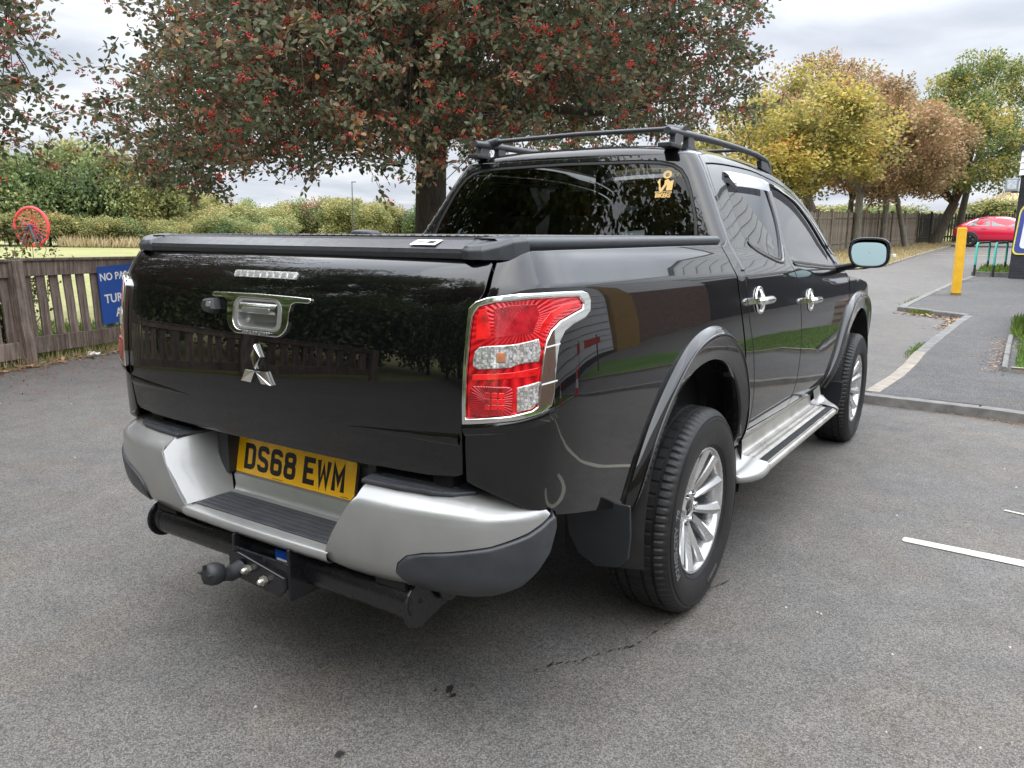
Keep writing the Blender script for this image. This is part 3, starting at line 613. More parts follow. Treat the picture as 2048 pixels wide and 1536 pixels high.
# stains, worn specks and the smear by the bay: thin marks lying on the asphalt
# footway
kA=[(.700,4.40),(.708,4.535),(.767,4.962),(.810,5.768),(.823,7.012),(.870,8.126),(.95,9.6),(1.054,11.051)]
kC=[(.052,11.733),(.075,12.447),(.20,15.0),(.371,17.856),(.645,20.506)]
foot=[(p[0]+.06,p[1]+(.06 if i==0 else 0)) for i,p in enumerate(kA[1:-1])]+[(1.11,11.12)]+[(p[0]+.06,p[1]) for p in kC]+[(.70,20.4),(9,19.6),(9,4.17),(2.8,4.29),(1.92,4.35),(1.56,4.465),(.78,4.47)]
ground_sheet('footway',foot,.062,M['footway'],.7)
# verge by the trees, with its edging
vg=[(-1.97,24.6),(-1.93,30),(-1.9,34.2),(-1.8,39.6),(-1.61,47.7),(-1.6,54.4),(-7,54.4),(-12,40),(-14,24),(-12,14),(-7.3,13.2),(-4.5,18.7),(-2.35,23.1)]
ground_sheet('verge',vg,.03,M['verge'],1.0)
ground_sheet('grass_plot',[(1.78,6.23),(6.4,6.23),(6.4,8.7),(1.86,8.7)],.105,grassmat('plot_grass',(.045,.11,.02),(.075,.16,.03),(.13,.20,.05),6),.4)
# bank beyond the far fence
def bankz(x,y): 
    t=np.clip((y-58)/30,0,1); return 1.95+4.8*t*t*(3-2*t)*np.clip((x+14)/14,0,1)+.5*np.sin(x*.3)*t
bk_m,bt,bp_,_o=newmat('bank_grass'); vv=objco(bt); sp_=N(bt,'ShaderNodeSeparateXYZ'); bt.links.new(vv,sp_.inputs[0]); nn_=noise_n(bt,vv,.8,5,.7); ad_=N(bt,'ShaderNodeMath',op='MULTIPLY_ADD',ins={1:3.0,2:0}); bt.links.new(nn_,ad_.inputs[0]); a2_=N(bt,'ShaderNodeMath',op='ADD'); bt.links.new(sp_.outputs[2],a2_.inputs[0]); bt.links.new(ad_.outputs[0],a2_.inputs[1]); mr_=N(bt,'ShaderNodeMapRange',ins={1:4.2,2:6.4}); bt.links.new(a2_.outputs[0],mr_.inputs[0]); bt.links.new(mixc(bt,mr_.outputs[0],(.17,.21,.07),(.42,.35,.17)),bp_.inputs['Base Color']); setp(bp_,rough=.95)
ground_sheet('grass_bank',[(-22,57.5),(45,57.5),(45,95),(-22,95)],.0,bk_m,3.0,zf=bankz)
# kerbs: every stone a piece of its own
KB=empty('kerb',(0,0,0)); KB['kind']='structure'
rk=random.Random(8)
def kerb_run(pts,w,h,ln,mat,inset=0,rise=.075,name='kerb_stone',down=.12,first=None):
    P=np.array(pts,float); d=np.r_[0,np.cumsum(np.hypot(*np.diff(P,axis=0).T))]; L=d[-1]; n=max(1,int(round(L/ln))); cuts=[L*i/n for i in range(n+1)]
    for i in range(n):
        a,b=cuts[i]+.006,cuts[i+1]-.006; pa=np.array([np.interp(a,d,P[:,0]),np.interp(a,d,P[:,1])]); pb=np.array([np.interp(b,d,P[:,0]),np.interp(b,d,P[:,1])]); t=(pb-pa)/np.hypot(*(pb-pa)); nr=np.array([t[1],-t[0]])
        c=(pa+pb)/2+nr*w/2; za=H(*pa);zb_=H(*pb); 
        if rise>.05: zt0,zt1=za+rise+rk.uniform(-.004,.004),zb_+rise+rk.uniform(-.004,.004)
        else: zt0,zt1=za+rise,zb_+rise
        V=[]
        for q,zt_ in ((pa,zt0),(pb,zt1)):
            o_=q; V+= [(o_[0],o_[1],zt_-down-rise),(o_[0],o_[1],zt_-.012),(o_[0]+nr[0]*.014,o_[1]+nr[1]*.014,zt_),(o_[0]+nr[0]*w,o_[1]+nr[1]*w,zt_),(o_[0]+nr[0]*w,o_[1]+nr[1]*w,zt_-down-rise)]
        F=[(0,1,2,3,4),(9,8,7,6,5)]+[(j,5+j,5+(j+1)%5,(j+1)%5) for j in range(5)]
        m=MB(); m.add(V,F); m.build(name,M[mat],KB,weld=True,bevel=.004)
kerb_run([(.70,4.40),(1.55,4.395),(1.90,4.28),(2.8,4.22),(8.6,4.1)][::-1],-.11,.1,.86,'kerbgrey',rise=.075)
kerb_run(kA[1:5],.125,.1,.86,'kerb',rise=.066)
kerb_run(kA[4:],.125,.1,.86,'kerbgrey',rise=.066)
kerb_run([(1.11,11.10),(.052,11.733)],.12,.1,.62,'kerbgrey',rise=.078)
kerb_run(kC,.12,.1,.88,'kerbgrey',rise=.070)
kerb_run([(-1.97,24.6),(-1.93,30),(-1.9,34.2),(-1.8,39.6),(-1.61,47.7),(-1.6,54.4)],-.10,.1,.92,'kerb',rise=.05)
kerb_run([(1.73,8.72),(1.72,7.4),(1.72,6.17)],.05,.1,.9,'kerbgrey',rise=.115)
kerb_run([(1.74,6.18),(6.4,6.17)],-.05,.1,.9,'kerb',rise=.115)
# painted markings
LN=ground_sheet('bay_line',[(1.425,1.150),(1.417,1.165),(1.420,1.205),(1.432,1.213),(4.2,1.20),(6.2,1.20),(6.2,1.115),(4.2,1.115),(1.90,1.130)],.004,M['line'],.3); 
ground_sheet('bay_line',[(1.79,1.915),(1.80,1.935),(1.90,1.915),(1.90,1.890)],.004,M['line'],.3)
ring_=[(2.372+.49*math.cos(R(a)),.0+.49*math.sin(R(a))) for a in range(60,301,8)]+[(2.372+.385*math.cos(R(a)),.0+.385*math.sin(R(a))) for a in range(300,59,-8)]
ground_sheet('painted_ring',ring_,.004,M['line'],.2)
for y,xa,xb in ((34.8,-1.6,3.5),(37.2,-1.6,3.5),(39.6,-1.5,3.5),(42.6,-1.4,3.5)):
    ground_sheet('far_bay_line',[(xa,y),(xb,y),(xb,y+.14),(xa,y+.14)],.004,M['line'],1.5)
# worn bluish smear and dark drips
SM=simple('smear_grey',(.12,.123,.135),.8,var=.3,vscale=60); OI=simple('oil_drip',(.022,.021,.021),.5,var=.4,vscale=90)
def blob(name,cx,cy,rx,ry,rot,mat,seed,off=.004,n=26,jag=.35):
    rg_=random.Random(seed); P=[]
    for i in range(n):
        a=2*math.pi*i/n; k=1+jag*(rg_.random()-.5)*2; x=rx*k*math.cos(a);y=ry*k*math.sin(a); P.append((cx+x*math.cos(rot)-y*math.sin(rot),cy+x*math.sin(rot)+y*math.cos(rot)))
    o=ground_sheet(name,P,off,mat,.5); return o
bpts=[(.905,.30),(.885,.22),(.86,.13),(.85,-.06),(.835,-.28),(.80,-.40),(.775,-.45),(.70,-.58),(.66,-.63),(.62,-.70)]
CRK=MB()
for i in range(26):
    q=i/25*(len(bpts)-1); j=min(int(q),len(bpts)-2); f=q-j; x=bpts[j][0]*(1-f)+bpts[j+1][0]*f+.006*math.sin(i*7.3); y=bpts[j][1]*(1-f)+bpts[j+1][1]*f; rx_,ry_,ro_=.0022+.0012*(i%3),.006+.005*((i*5)%4),-.3+.25*math.sin(i*3.1); pl_=[]
    for k in range(12):
        a_=2*math.pi*k/12; kk=.5+.5*abs(math.sin(k*2.3+i*1.7)); pl_.append((x+rx_*kk*math.cos(a_)*math.cos(ro_)-ry_*kk*math.sin(a_)*math.sin(ro_),y+rx_*kk*math.cos(a_)*math.sin(ro_)+ry_*kk*math.sin(a_)*math.cos(ro_),.004))
    CRK.add(pl_,[tuple(range(12))])
CRK.build('worn_crack',OI)['kind']='stuff'
blob('oil_spot',.467,-.935,.010,.022,.5,OI,1); blob('oil_spot',.495,-.955,.006,.012,.2,OI,2); blob('oil_spot',.415,-1.326,.011,.014,.1,OI,3); blob('oil_spot',.435,-.965,.005,.008,.1,OI,5)
# ================================================================ fence on the left
def board(mb,a,b,w,t,lean=(0,0)): pass
FE=empty('picket_fence',(FA[0],FA[1],H(*FA))); tag(FE,'weathered brown picket fence along the left edge of the yard','fence')
FE.rotation_euler=(0,0,math.atan2(fd[1],fd[0]))
rf=random.Random(3)
pk=MB(); pk.box((0,0,.53),(.105,.022,1.00)); pk0=None
me0=None
bays=[(-8.2,-6.1),(-6.1,-4.0),(-4.0,-1.95),(-1.95,.06),(.06,2.16),(2.16,4.3),(4.3,6.4),(6.4,8.5)]
def fz(t): 
    p=fl(t); return H(*p)-H(*FA)
meshes=[]
for k in range(4):
    m=MB(); h=.865+.006*k; w=.108+.004*(k%2)
    V=[];n=5
    for i in range(n):
        z=.125+(h)*i/(n-1); x0=rf.uniform(-.003,.003); V+= [(-w/2+x0,-.010,z),(w/2+x0,-.010,z),(w/2+x0,.010,z),(-w/2+x0,.010,z)]
    F=[(3,2,1,0),(4*(n-1),4*(n-1)+1,4*(n-1)+2,4*(n-1)+3)]
    for i in range(n-1):
        for j in range(4): F.append((4*i+j,4*i+(j+1)%4,4*i+4+(j+1)%4,4*i+4+j))
    m.add(V,F); me=bpy.data.meshes.new('picket'); me.from_pydata(m.v,[],m.f); me.materials.append(M['wood']); meshes.append(me)
lean=.055
for a,b in bays:
    z0=fz((a+b)/2)
    for t in (a,):
        m=MB(); m.box((0,0,.40),(.125,.125,1.42)); o=m.build('fence_post',M['wood'],FE,bevel=.008); o.location=(t,-.055,z0-.06); o.rotation_euler=(rf.uniform(-.02,.02),-lean-.02,0)
    n=int((b-a-.14)/.165); 
    for i in range(n):
        t=a+.15+i*(b-a-.26)/(n-1)+rf.uniform(-.006,.006); o=link(meshes[rf.randrange(4)],'picket',None,FE); o.location=(t,0,z0+rf.uniform(-.01,.01)); o.rotation_euler=(rf.uniform(-.02,.02),-lean+rf.uniform(-.018,.018),0)
    m=MB(); m.box(((a+b)/2-.045,-.030,.955+z0),(b-a-.02,.035,.15)); m.build('top_rail',M['wood'],FE,bevel=.006)
    m=MB(); m.box(((a+b)/2-.055,-.02,1.046+z0),(b-a+.03,.11,.028)); m.build('rail_cap',M['wood'],FE,bevel=.006)
    m=MB(); m.box(((a+b)/2-.01,-.032,.165+z0),(b-a-.02,.035,.17),M=Matrix.Rotation(.012,4,'Y')); m.build('bottom_rail',M['wood'],FE,bevel=.006)
# the sign screwed to it
s0=1.10; SG=empty('parking_sign',(*fl(s0,.052),H(*fl(s0))+.62)); SG.rotation_euler=(R(90)*0,-lean*1.0,math.atan2(fd[1],fd[0])); tag(SG,'blue sign with white lettering on the picket fence, half hidden behind the truck','sign')
bm2=simple('sign_blue',(.015,.075,.33),.4,var=.08,vscale=5)
m=MB(); m.box((.42,0,0),(.84,.008,.66)); m.build('sign_panel',bm2,SG,bevel=.002)
for tx,zz,sz in (('NO PARKING',.205,.118),('TURNING',-.045,.140),('AREA',-.215,.140)):
    Mx=frameM((.405 if sz<.13 else .395,-.006,zz),(1,0,0),(0,0,1)); text_mesh('sign_lettering',tx,sz,M['white'],SG,M=Mx,ext=.001,bold=.0022,sx=1.08)
# field grass and litter at the foot of the fence
def tufts(name,n,fx,mat,hmin,hmax,seed,wd=.012,label=None,cat=None):
    rg_=np.random.default_rng(seed); P=np.array([fx(rg_) for _ in range(n)]); z=hgt(P[:,0],P[:,1]); C=np.stack([P[:,0],P[:,1],z+(P[:,2] if P.shape[1]>2 else 0)],1); D=rg_.normal(size=(n,3))*.35; D[:,2]=1
    o=leafset(name,C,D,rg_.uniform(hmin,hmax,n),wd,rg_.random(n),mat,None,seed,hexa=False,upbias=0)
    return o
tufts('field_grass_blades',16000,lambda g_:(lambda t,o_:(*fl(t,o_),-.01))(g_.uniform(-2.0,3.2),-.03-abs(g_.normal())*1.1),M['blade'],.04,.16,5,.012)
tufts('dry_stalks',900,lambda g_:fl(g_.uniform(-2.0,3.2),.14+g_.normal()*.06),M['straw'],.03,.16,6,.006)
CH_=simple('pale_chip',(.55,.53,.48),.7,var=.2)
rg9=np.random.default_rng(5); PC=[]
for i in range(170):
    PC.append((rg9.uniform(-5,5),rg9.uniform(-2.4,8)))
PC=np.array(PC); PC=PC[~((np.abs(PC[:,0])<.95)&(PC[:,1]>-1.3)&(PC[:,1]<4))]; berries('stone_chips',np.concatenate([np.stack([PC[:,0],PC[:,1],hgt(PC[:,0],PC[:,1])+.001],1),[(1.256,.205,.002),(1.27,.20,.002)]]),.0055,CH_,None,9)
# leaves and berries dropped on the ground
def scatter(name,n,fx,mat,L,Wd,seed,off=.006):
    rg_=np.random.default_rng(seed); P=np.array([fx(rg_) for _ in range(n)]); C=np.stack([P[:,0],P[:,1],hgt(P[:,0],P[:,1])+off+(P[:,2] if P.shape[1]>2 else 0)],1); D=rg_.normal(size=(n,3)); D[:,2]=rg_.uniform(-.02,.25,n)
    return leafset(name,C,D,L*rg_.uniform(.5,1.3,n),Wd*rg_.uniform(.6,1.2,n),rg_.random(n),mat,None,seed,hexa=False,upbias=3)
scatter('fallen_berries',1500,lambda g_:fl(g_.uniform(-2.5,3.5),.2+abs(g_.normal())*.75),M['fallred'],.020,.016,7)
scatter('fallen_berries',260,lambda g_:fl(g_.uniform(-2.5,3.5),.4+abs(g_.normal())*2.4),M['fallred'],.016,.012,17)
scatter('leaf_litter',900,lambda g_:fl(g_.uniform(-2,3.4),.12+abs(g_.normal())*.10),M['fallen'],.06,.04,8,.01)
def near(P,sd_):
    P=np.array(P,float)
    def f(g_):
        i=g_.integers(0,len(P)-1); t=g_.random(); q=P[i]*(1-t)+P[i+1]*t; return (q[0]+g_.normal()*sd_[0],q[1]+g_.normal()*sd_[1])
    return f
scatter('kerb_leaf_litter',420,near([(.15,11.45),(.98,10.95),(1.0,10.3),(.92,9.6)],(.07,.10)),M['fallen'],.07,.05,9,.012)
scatter('kerb_grit',1400,near([(.75,4.34),(1.5,4.33),(1.9,4.20),(2.6,4.14)],(.1,.035)),M['fallen'],.016,.011,10,.004)
scatter('kerb_grit',300,near([(1.6,6.05),(1.65,8.6)],(.05,.1)),M['fallen'],.03,.02,31,.07)
tufts('kerb_weeds',240,near([(.78,7.0),(.83,8.0)],(.03,.12)),M['blade'],.02,.065,11,.010)
tufts('kerb_weeds',260,near([(.3,11.52),(.55,11.38)],(.05,.04)),M['blade'],.03,.09,12,.012)
tufts('kerb_weeds',220,near([(.08,12.6),(.14,13.9)],(.03,.1)),M['blade'],.03,.11,13,.010)
tufts('kerb_weeds',200,near([(.98,10.0),(1.04,10.6)],(.03,.1)),M['blade'],.02,.07,14,.010)
tufts('wall_weeds',500,lambda g_:(g_.uniform(1.72,1.86),g_.uniform(8.6,10.6),.07),M['blade'],.04,.18,15,.014)
tufts('plot_grass_blades',9000,lambda g_:(g_.uniform(1.78,3.2),g_.uniform(6.25,8.7),.10),M['blade'],.02,.055,16,.008)
tufts('verge_grass_blades',9000,lambda g_:(g_.uniform(-6.5,-1.9),g_.uniform(24,54),.02),M['straw'],.04,.13,18,.03)
tufts('planter_grass_blades',1500,lambda g_:(g_.uniform(.75,2.0),g_.uniform(20.7,24.3),.10),M['blade'],.05,.16,19,.03)
# ================================================================ trees
def keep1(p):
    az=math.degrees(math.atan2(p[0]-1.74,p[1]+2.57)); lim=float(np.interp(p[2],[1.7,2.0,2.3,2.9,3.4,4.0,4.8,6],[-55.5,-58.0,-60.0,-61.8,-59.0,-56.6,-54.6,-53])); t_=min(1,max(0,(p[1]-3.2)/5.0)); return p[2]>1.95+1.15*t_*t_*(3-2*t_)+.40*noise.noise(Vector((p[0]*1.1,p[1]*1.1,1))) and az>lim+1.1*noise.noise(Vector((p[2]*2.2,p[1]*.9,5)))
T1=empty('berry_tree',(-6.2,7.1,H(-6.2,7.1))); tag(T1,'broad tree laden with red berries, its grey trunk rising behind the truck cab','tree','berry trees along the yard')
big_tree(T1,(-6.2,7.1,H(-6.2,7.1)),(-6.2,7.1,3.7),(5.0,5.0,4.3),4900,11,'a',per=37,zcut=1.9,forkz=2.9,zmax=8.2,berry=.95,keep=keep1,free=True)
T2=empty('berry_tree',(-9.3,-1.6,H(-9.3,-1.6))); tag(T2,'tree reaching in from the left edge with berry-laden twigs above the wheel','tree','berry trees along the yard')
big_tree(T2,(-9.3,-1.6,H(-9.3,-1.6)),(-8.8,-1.2,3.9),(4.6,4.6,3.6),2600,29,'b',per=30,zcut=1.9,forkz=2.9,zmax=7.0,berry=1.1,keep=lambda p:math.degrees(math.atan2(p[0]-1.74,p[1]+2.57))<-63.2+.8*math.sin(p[2]*5+p[1]))
cy=[crown_mesh('crown_source',M['leafyellow'],(1,1,1),17000,(.046,.034),1,85,rl=(.12,.25)),crown_mesh('crown_source',M['leafrust'],(1,1,1),17000,(.042,.030),2,85,rl=(.12,.25)),crown_mesh('crown_source',M['leafgreen'],(1,1,1),19000,(.042,.030),3,85,rl=(.12,.26))]
GT='autumn trees along the drive'
def tr_(px,d,src,cz,sc,th,tr,bark_,label,rot,lean=(0,0),seed=1):
    x,y=pol(px,d); return plant_tree('autumn_tree',label,'tree',GT,x,y,cy[src],cz,sc,th,tr,bark_,rot,lean,True,seed)
tr_(1650,36,0,4.7,(3.8,3.8,2.9),2.7,.19,'barkpale','yellow-leaved tree just beyond the door mirror',.3,(-1.0,-.4),seed=2)
tr_(1475,33,0,3.8,(3.2,3.2,2.5),2.4,.18,'barkpale','smaller yellow-leaved tree showing over the truck roof rail',1.9,seed=3)
tr_(1706,41,1,5.0,(3.9,3.9,3.2),2.8,.21,'barkpale','russet tree behind the yellow one, thick pale trunk',.9,seed=4)
tr_(1760,44,1,4.8,(3.9,3.9,3.3),2.6,.17,'barkpale','russet tree second from the wide green one',2.2,seed=5)
tr_(1806,46,1,4.6,(3.8,3.8,3.3),2.9,.15,'barkpale','russet tree on a thin leaning pale trunk',4.0,(-.75,0),seed=6)
tr_(1864,52,2,5.2,(4.2,4.2,3.6),2.4,.33,'bark','large green and gold tree with a stout trunk behind the red car',.5,(.8,0),seed=7)
tr_(1905,55,2,8.2,(3.4,3.4,3.5),4.0,.22,'bark','tallest green and gold tree at the far right',2.5,(.4,0),seed=8)
tr_(1600,47,1,6.8,(3.8,3.8,3.9),2.6,.2,'bark','brownish tree whose top shows above the yellow crown',3.0,seed=9)
tr_(1690,52,1,7.0,(3.8,3.8,3.8),2.6,.2,'bark','far brownish tree between the yellow and green crowns',5.0,seed=10)
hd=[crown_mesh('crown_source',M['leafolive'],(1,1,1),9000,(.075,.050),31,26),crown_mesh('crown_source',M['leafwillow'],(1,1,1),9000,(.075,.048),32,26),crown_mesh('crown_source',M['leafolive'],(1,1,1),7000,(.085,.055),33,20),crown_mesh('crown_source',M['leafrust'],(1,1,1),6000,(.085,.055),34,18)]
rh=random.Random(12)
ORD=['first','second','third','fourth','fifth','sixth','seventh','eighth','ninth','tenth','eleventh','twelfth','thirteenth','fourteenth','fifteenth','sixteenth','seventeenth','eighteenth','nineteenth','twentieth','twenty-first','twenty-second','twenty-third']
def bush(px,d,top,w,src,cat,label,grp,name):
    x,y=pol(px,d); z=H(x,y); h=top-z; return plant_tree(name,label,cat,grp,x,y,hd[src],h*.52,(w,w,h*.50),h*.35,.12,'bark',rh.uniform(0,6.2),(0,0),False,px,zb=z)
hz=[(-70,309),(-20,314),(30,312),(80,309),(128,306),(172,300),(214,303),(252,318),(290,338),(330,356),(372,372),(415,388),(455,404),(495,418),(535,430)]
side=['dense hedgerow tree beyond the field, behind the red wheel','olive hedgerow tree beyond the field']
for i,(px,yt) in enumerate(hz):
    d=92+rh.uniform(-5,6); top=1.295+(479-yt)/1539*d*.92
    nm=ORD[i]+' tree from the left in the hedgerow beyond the field'
    bush(px,d,top,4.3 if px<260 else 3.6,(1 if i in(2,3,6) else (0,2)[i%2]),'tree',nm,'tall hedgerow trees at the left' if px<240 else 'hedgerow trees sloping down behind the bed cover','hedgerow_tree')
for i in range(22):
    px=-40+i*27; bush(px,84+rh.uniform(-2,2),1.4+rh.uniform(1.4,2.8),2.4,rh.choice((0,2,0,1)),'shrub',ORD[i]+' low shrub from the left at the foot of the hedgerow','low shrubs at the foot of the hedgerow','low_shrub')
for i in range(19):
    px=478+i*22+rh.uniform(-5,5); yt=rh.choice((399,408,404,414,420,396,425)); d=150+rh.uniform(-12,12); bush(px,d,1.295+(484-yt)/1539*d*.95,rh.uniform(3.6,5.5),rh.choice((1,0,2,1,3)),'tree',ORD[i]+' distant tree from the left on the skyline beneath the berry tree','distant trees on the skyline','distant_tree')
for i in range(16):
    px=1380+i*44; bush(px,75+rh.uniform(-3,6),1.9+rh.uniform(2.2,3.6),3.6,rh.choice((0,2,1)),'shrub',ORD[i]+' shrub from the left beyond the far fence','shrubs beyond the far fence','far_shrub')
tufts('rough_grass',1500,lambda g_:pol(g_.uniform(110,340),81+g_.normal()*1.5),M['straw'],.4,1.3,41,.10)
tufts('bank_grass_tufts',3000,lambda g_:(lambda x,y:(x,y,float(bankz(x,y)-hgt(x,y))))(g_.uniform(-14,12),g_.uniform(60,88)),M['straw'],.3,.9,42,.09)
# trees behind the viewpoint: the truck's panels and glass mirror them
for i,(x,y,s,src) in enumerate([(-7.5,-11.5,5.2,0),(-2.2,-13.5,4.8,1),(-13.5,-8.5,5.2,0),(-5.2,-16.5,6.0,1),(1.2,-15.5,4.6,0)]):
    plant_tree('yard_tree',ORD[i]+' big tree behind the viewpoint, seen only mirrored in the paintwork','tree','trees around the yard outside the picture',x,y,cy[2-src],9.6,(s,s,6.8),3.6,.25,'bark',i*1.3,(0,0),False,60+i)
for i in range(10):
    a=R(166+i*9.2); rr_=10.6+.8*math.sin(i*2.1); x,y=rr_*math.sin(a),rr_*math.cos(a); plant_tree('yard_hedge',ORD[i]+' dark hedge shrub behind the viewpoint, seen only mirrored in the tailgate','shrub','hedge shrubs behind the viewpoint',x,y,hd[1],2.5,(1.9,1.9,2.7),1.2,.08,'bark',i*1.1,(0,0),False,90+i)
for o in cy+hd: bpy.data.objects.remove(o)
# rose bush behind the fence
bx0=fl(.55,-.75); RB=empty('rose_bush',(*bx0,H(*bx0))); tag(RB,'straggly bush with pinkish tips growing behind the picket fence','shrub')
rg2=np.random.default_rng(77); m=MB(); LC=[];LD=[];LR=[];TP=[]
for i in range(46):
    a=rg2.uniform(0,6.28); rr=rg2.uniform(.1,.62); hh=rg2.uniform(.55,1.42); e=np.array([math.cos(a)*rr,math.sin(a)*rr,hh]); P=curve_pts((e[0]*.15,e[1]*.15,0),e,.12,900+i,8,.08); m.tube([tuple(p) for p in P],list(np.linspace(.006,.002,8)),4,False)
    n=34; k=rg2.integers(2,8,n); LC.append(P[k]+rg2.normal(size=(n,3))*.045); LD.append(rg2.normal(size=(n,3))); LR.append(rg2.random(n)*.7+.1); TP.append(P[-1]+rg2.normal(size=(16,3))*.035)
m.build('stems',M['bark'],RB); LC=np.concatenate(LC); leafset('leaves',LC,np.concatenate(LD),.05,.032,np.concatenate(LR),M['leafgreen'],RB,3)
TP=np.concatenate(TP); leafset('flower_heads',TP,rg2.normal(size=TP.shape),.03,.022,rg2.random(len(TP)),leafmat('pink_brown_tip',[(0,(.25,.12,.10)),(.5,(.42,.27,.22)),(1,(.55,.42,.34))],None,.3),RB,4)
# ================================================================ red pit wheel on the green
x0,y0=-70.5,31.4
ME=empty('pit_wheel',(x0,y0,H(x0,y0))); tag(ME,'red spoked colliery wheel half sunk in a base on the far green','memorial')
ME.rotation_euler=(0,0,R(25))
red=simple('wheel_red',(.62,.045,.06),.5,var=.1); bl=simple('frame_blue',(.035,.06,.10),.5)
m=MB(); RW,CZ=1.62,1.72
m.tube([(RW*math.cos(a),0,CZ+RW*math.sin(a)) for a in np.linspace(0,2*math.pi,49)],.13,8,False); m.build('wheel_rim',red,ME)
for k in range(24):
    a=2*math.pi*k/24; m=MB(); m.cyl((.12*math.cos(a),.07*(1 if k%2 else -1),CZ+.12*math.sin(a)),((RW-.08)*math.cos(a),0,CZ+(RW-.08)*math.sin(a)),.032,5); m.build('wheel_spoke',red,ME)
m=MB(); m.cyl((0,-.2,CZ),(0,.2,CZ),.20,14); m.build('wheel_hub',bl,ME)
for s in (-1,1):
    for d in (-1,1):
        m=MB(); m.tube([(d*.12,s*.32,CZ),(d*.75,s*.42,0)],.10,6); m.build('frame_leg',bl,ME)
m=MB(); m.box((0,0,.16),(1.5,.7,.3)); m.build('wheel_base',red,ME,bevel=.03)
# lamp column far away
x,y=pol(702,120); LP=empty('street_lamp',(x,y,H(x,y))); tag(LP,'thin far lamp column rising above the distant trees','street lamp'); m=MB(); m.tube([(0,0,0),(0,0,9.3)],[.10,.06],8); m.build('column',M['rail'],LP); m=MB(); m.box((.35,0,9.3),(.8,.2,.12)); m.build('lamp_head',M['rail'],LP,bevel=.03)
# ================================================================ fences beyond the drive
def far_fence(name,label,P,n,hh,bw,mat,gap,seed):
    P=np.array(P,float); d=np.r_[0,np.cumsum(np.hypot(*np.diff(P,axis=0).T))]; root=empty(name,(P[0][0],P[0][1],H(*P[0]))); tag(root,label,'fence'); rg_=random.Random(seed); me=None
    b0=np.array(root.location)
    L=d[-1]; k=0; t=0; ms=[]
    for j in range(3):
        m=MB(); m.box((0,0,hh/2+.05-.02*j),(bw,.022,hh-.03*j)); me=bpy.data.meshes.new('board'); me.from_pydata(m.v,[],m.f); me.materials.append(M[mat]); ms.append(me)
    while t<L and k<n:
        x=np.interp(t,d,P[:,0]);y=np.interp(t,d,P[:,1]); x2=np.interp(t+.1,d,P[:,0]);y2=np.interp(t+.1,d,P[:,1]); o=link(ms[rg_.randrange(3)],'board',None,root); o.location=(x-b0[0],y-b0[1]+.015*(k%2),H(x,y)-b0[2]); o.rotation_euler=(0,rg_.uniform(-.02,.02),math.atan2(y2-y,x2-x)); t+=bw+gap; k+=1
    for i in range(len(P)-1):
        for zz in (.35,hh-.25):
            a=np.array([*P[i],H(*P[i])+zz])-b0; b=np.array([*P[i+1],H(*P[i+1])+zz])-b0; m=MB(); m.tube([tuple(a+[0,.05,0]),tuple(b+[0,.05,0])],.05,4,smooth=False); m.build('rail',M[mat],root)
    for t in np.arange(0,L,2.4):
        x=np.interp(t,d,P[:,0]);y=np.interp(t,d,P[:,1]); m=MB(); m.box((x-b0[0],y-b0[1]-.03,H(x,y)-b0[2]+hh/2+.08),(.13,.13,hh+.12)); m.build('fence_post',M[mat],root)
    return root
far_fence('board_fence','tall pale close-boarded fence behind the row of tree trunks',[pol(1560,31),pol(1660,38.5),pol(1760,46),pol(1825,52)],190,1.75,.135,'woodpale',.012,5)
far_fence('paling_fence','dark gapped paling fence behind the red car',[pol(1825,52.2),pol(1880,57),pol(1960,57.5),pol(2100,58)],150,1.75,.085,'wooddark',.07,6)
# ================================================================ bollard, hoops, planter
BO=empty('yellow_post',(.700,14.65,H(.7,14.65)+.06)); tag(BO,'tall square yellow post standing on the footway','post'); BO.rotation_euler=(0,R(-.8),.3)
ym=simple('post_yellow',(.72,.40,.015),.45,var=.14,vscale=6); m=MB(); m.box((0,0,.62),(.145,.145,1.30)); m.build('post_shaft',ym,BO,bevel=.012)
m=MB(); m.box((0,0,1.278),(.125,.125,.02)); m.build('post_cap',simple('post_top',(.62,.33,.02),.6,var=.2),BO,bevel=.006)
m=MB(); m.box((0,0,.02),(.150,.150,.05)); m.build('post_foot',simple('post_foot_brown',(.20,.12,.03),.8,var=.3),BO)  # darker brown band round the foot of the post
teal=simple('hoop_teal',(.035,.36,.27),.5,var=.2,vscale=9); blk=simple('hoop_black',(.02,.02,.02),.5,var=.3,vscale=9)
for i,(x,y,lb) in enumerate(((.700,20.45,'teal and black hoop rail nearer the yellow post'),(1.11,20.45,'teal and black hoop rail nearer the black wall'))):
    z=H(x,y)+.04; HP=empty('hoop_rail',(x,y,z)); tag(HP,lb,'hoop rail','teal hoop rails by the planter')
    dx_,dy_=.20,2.2; zb_=H(x+dx_,y+dy_)-H(x,y)
    m=MB(); m.tube([(0,0,.30),(0,0,.78),(.01,.10,.86)],.028,8); m.build('front_leg',teal,HP); m=MB(); m.tube([(0,0,-.1),(0,0,.31)],.0285,8); m.build('leg_base',blk,HP)
    m=MB(); m.tube([(dx_,dy_,.30+zb_),(dx_,dy_,.78+zb_-.04),(dx_-.01,dy_-.1,.86+zb_-.04)],.028,8); m.build('back_leg',teal,HP); m=MB(); m.tube([(dx_,dy_,zb_-.1),(dx_,dy_,.31+zb_)],.0285,8); m.build('leg_base',blk,HP)
    m=MB(); m.tube([(.01,.10,.86),(dx_-.01,dy_-.1,.82+zb_)],.028,8); m.build('hoop_top',blk,HP)
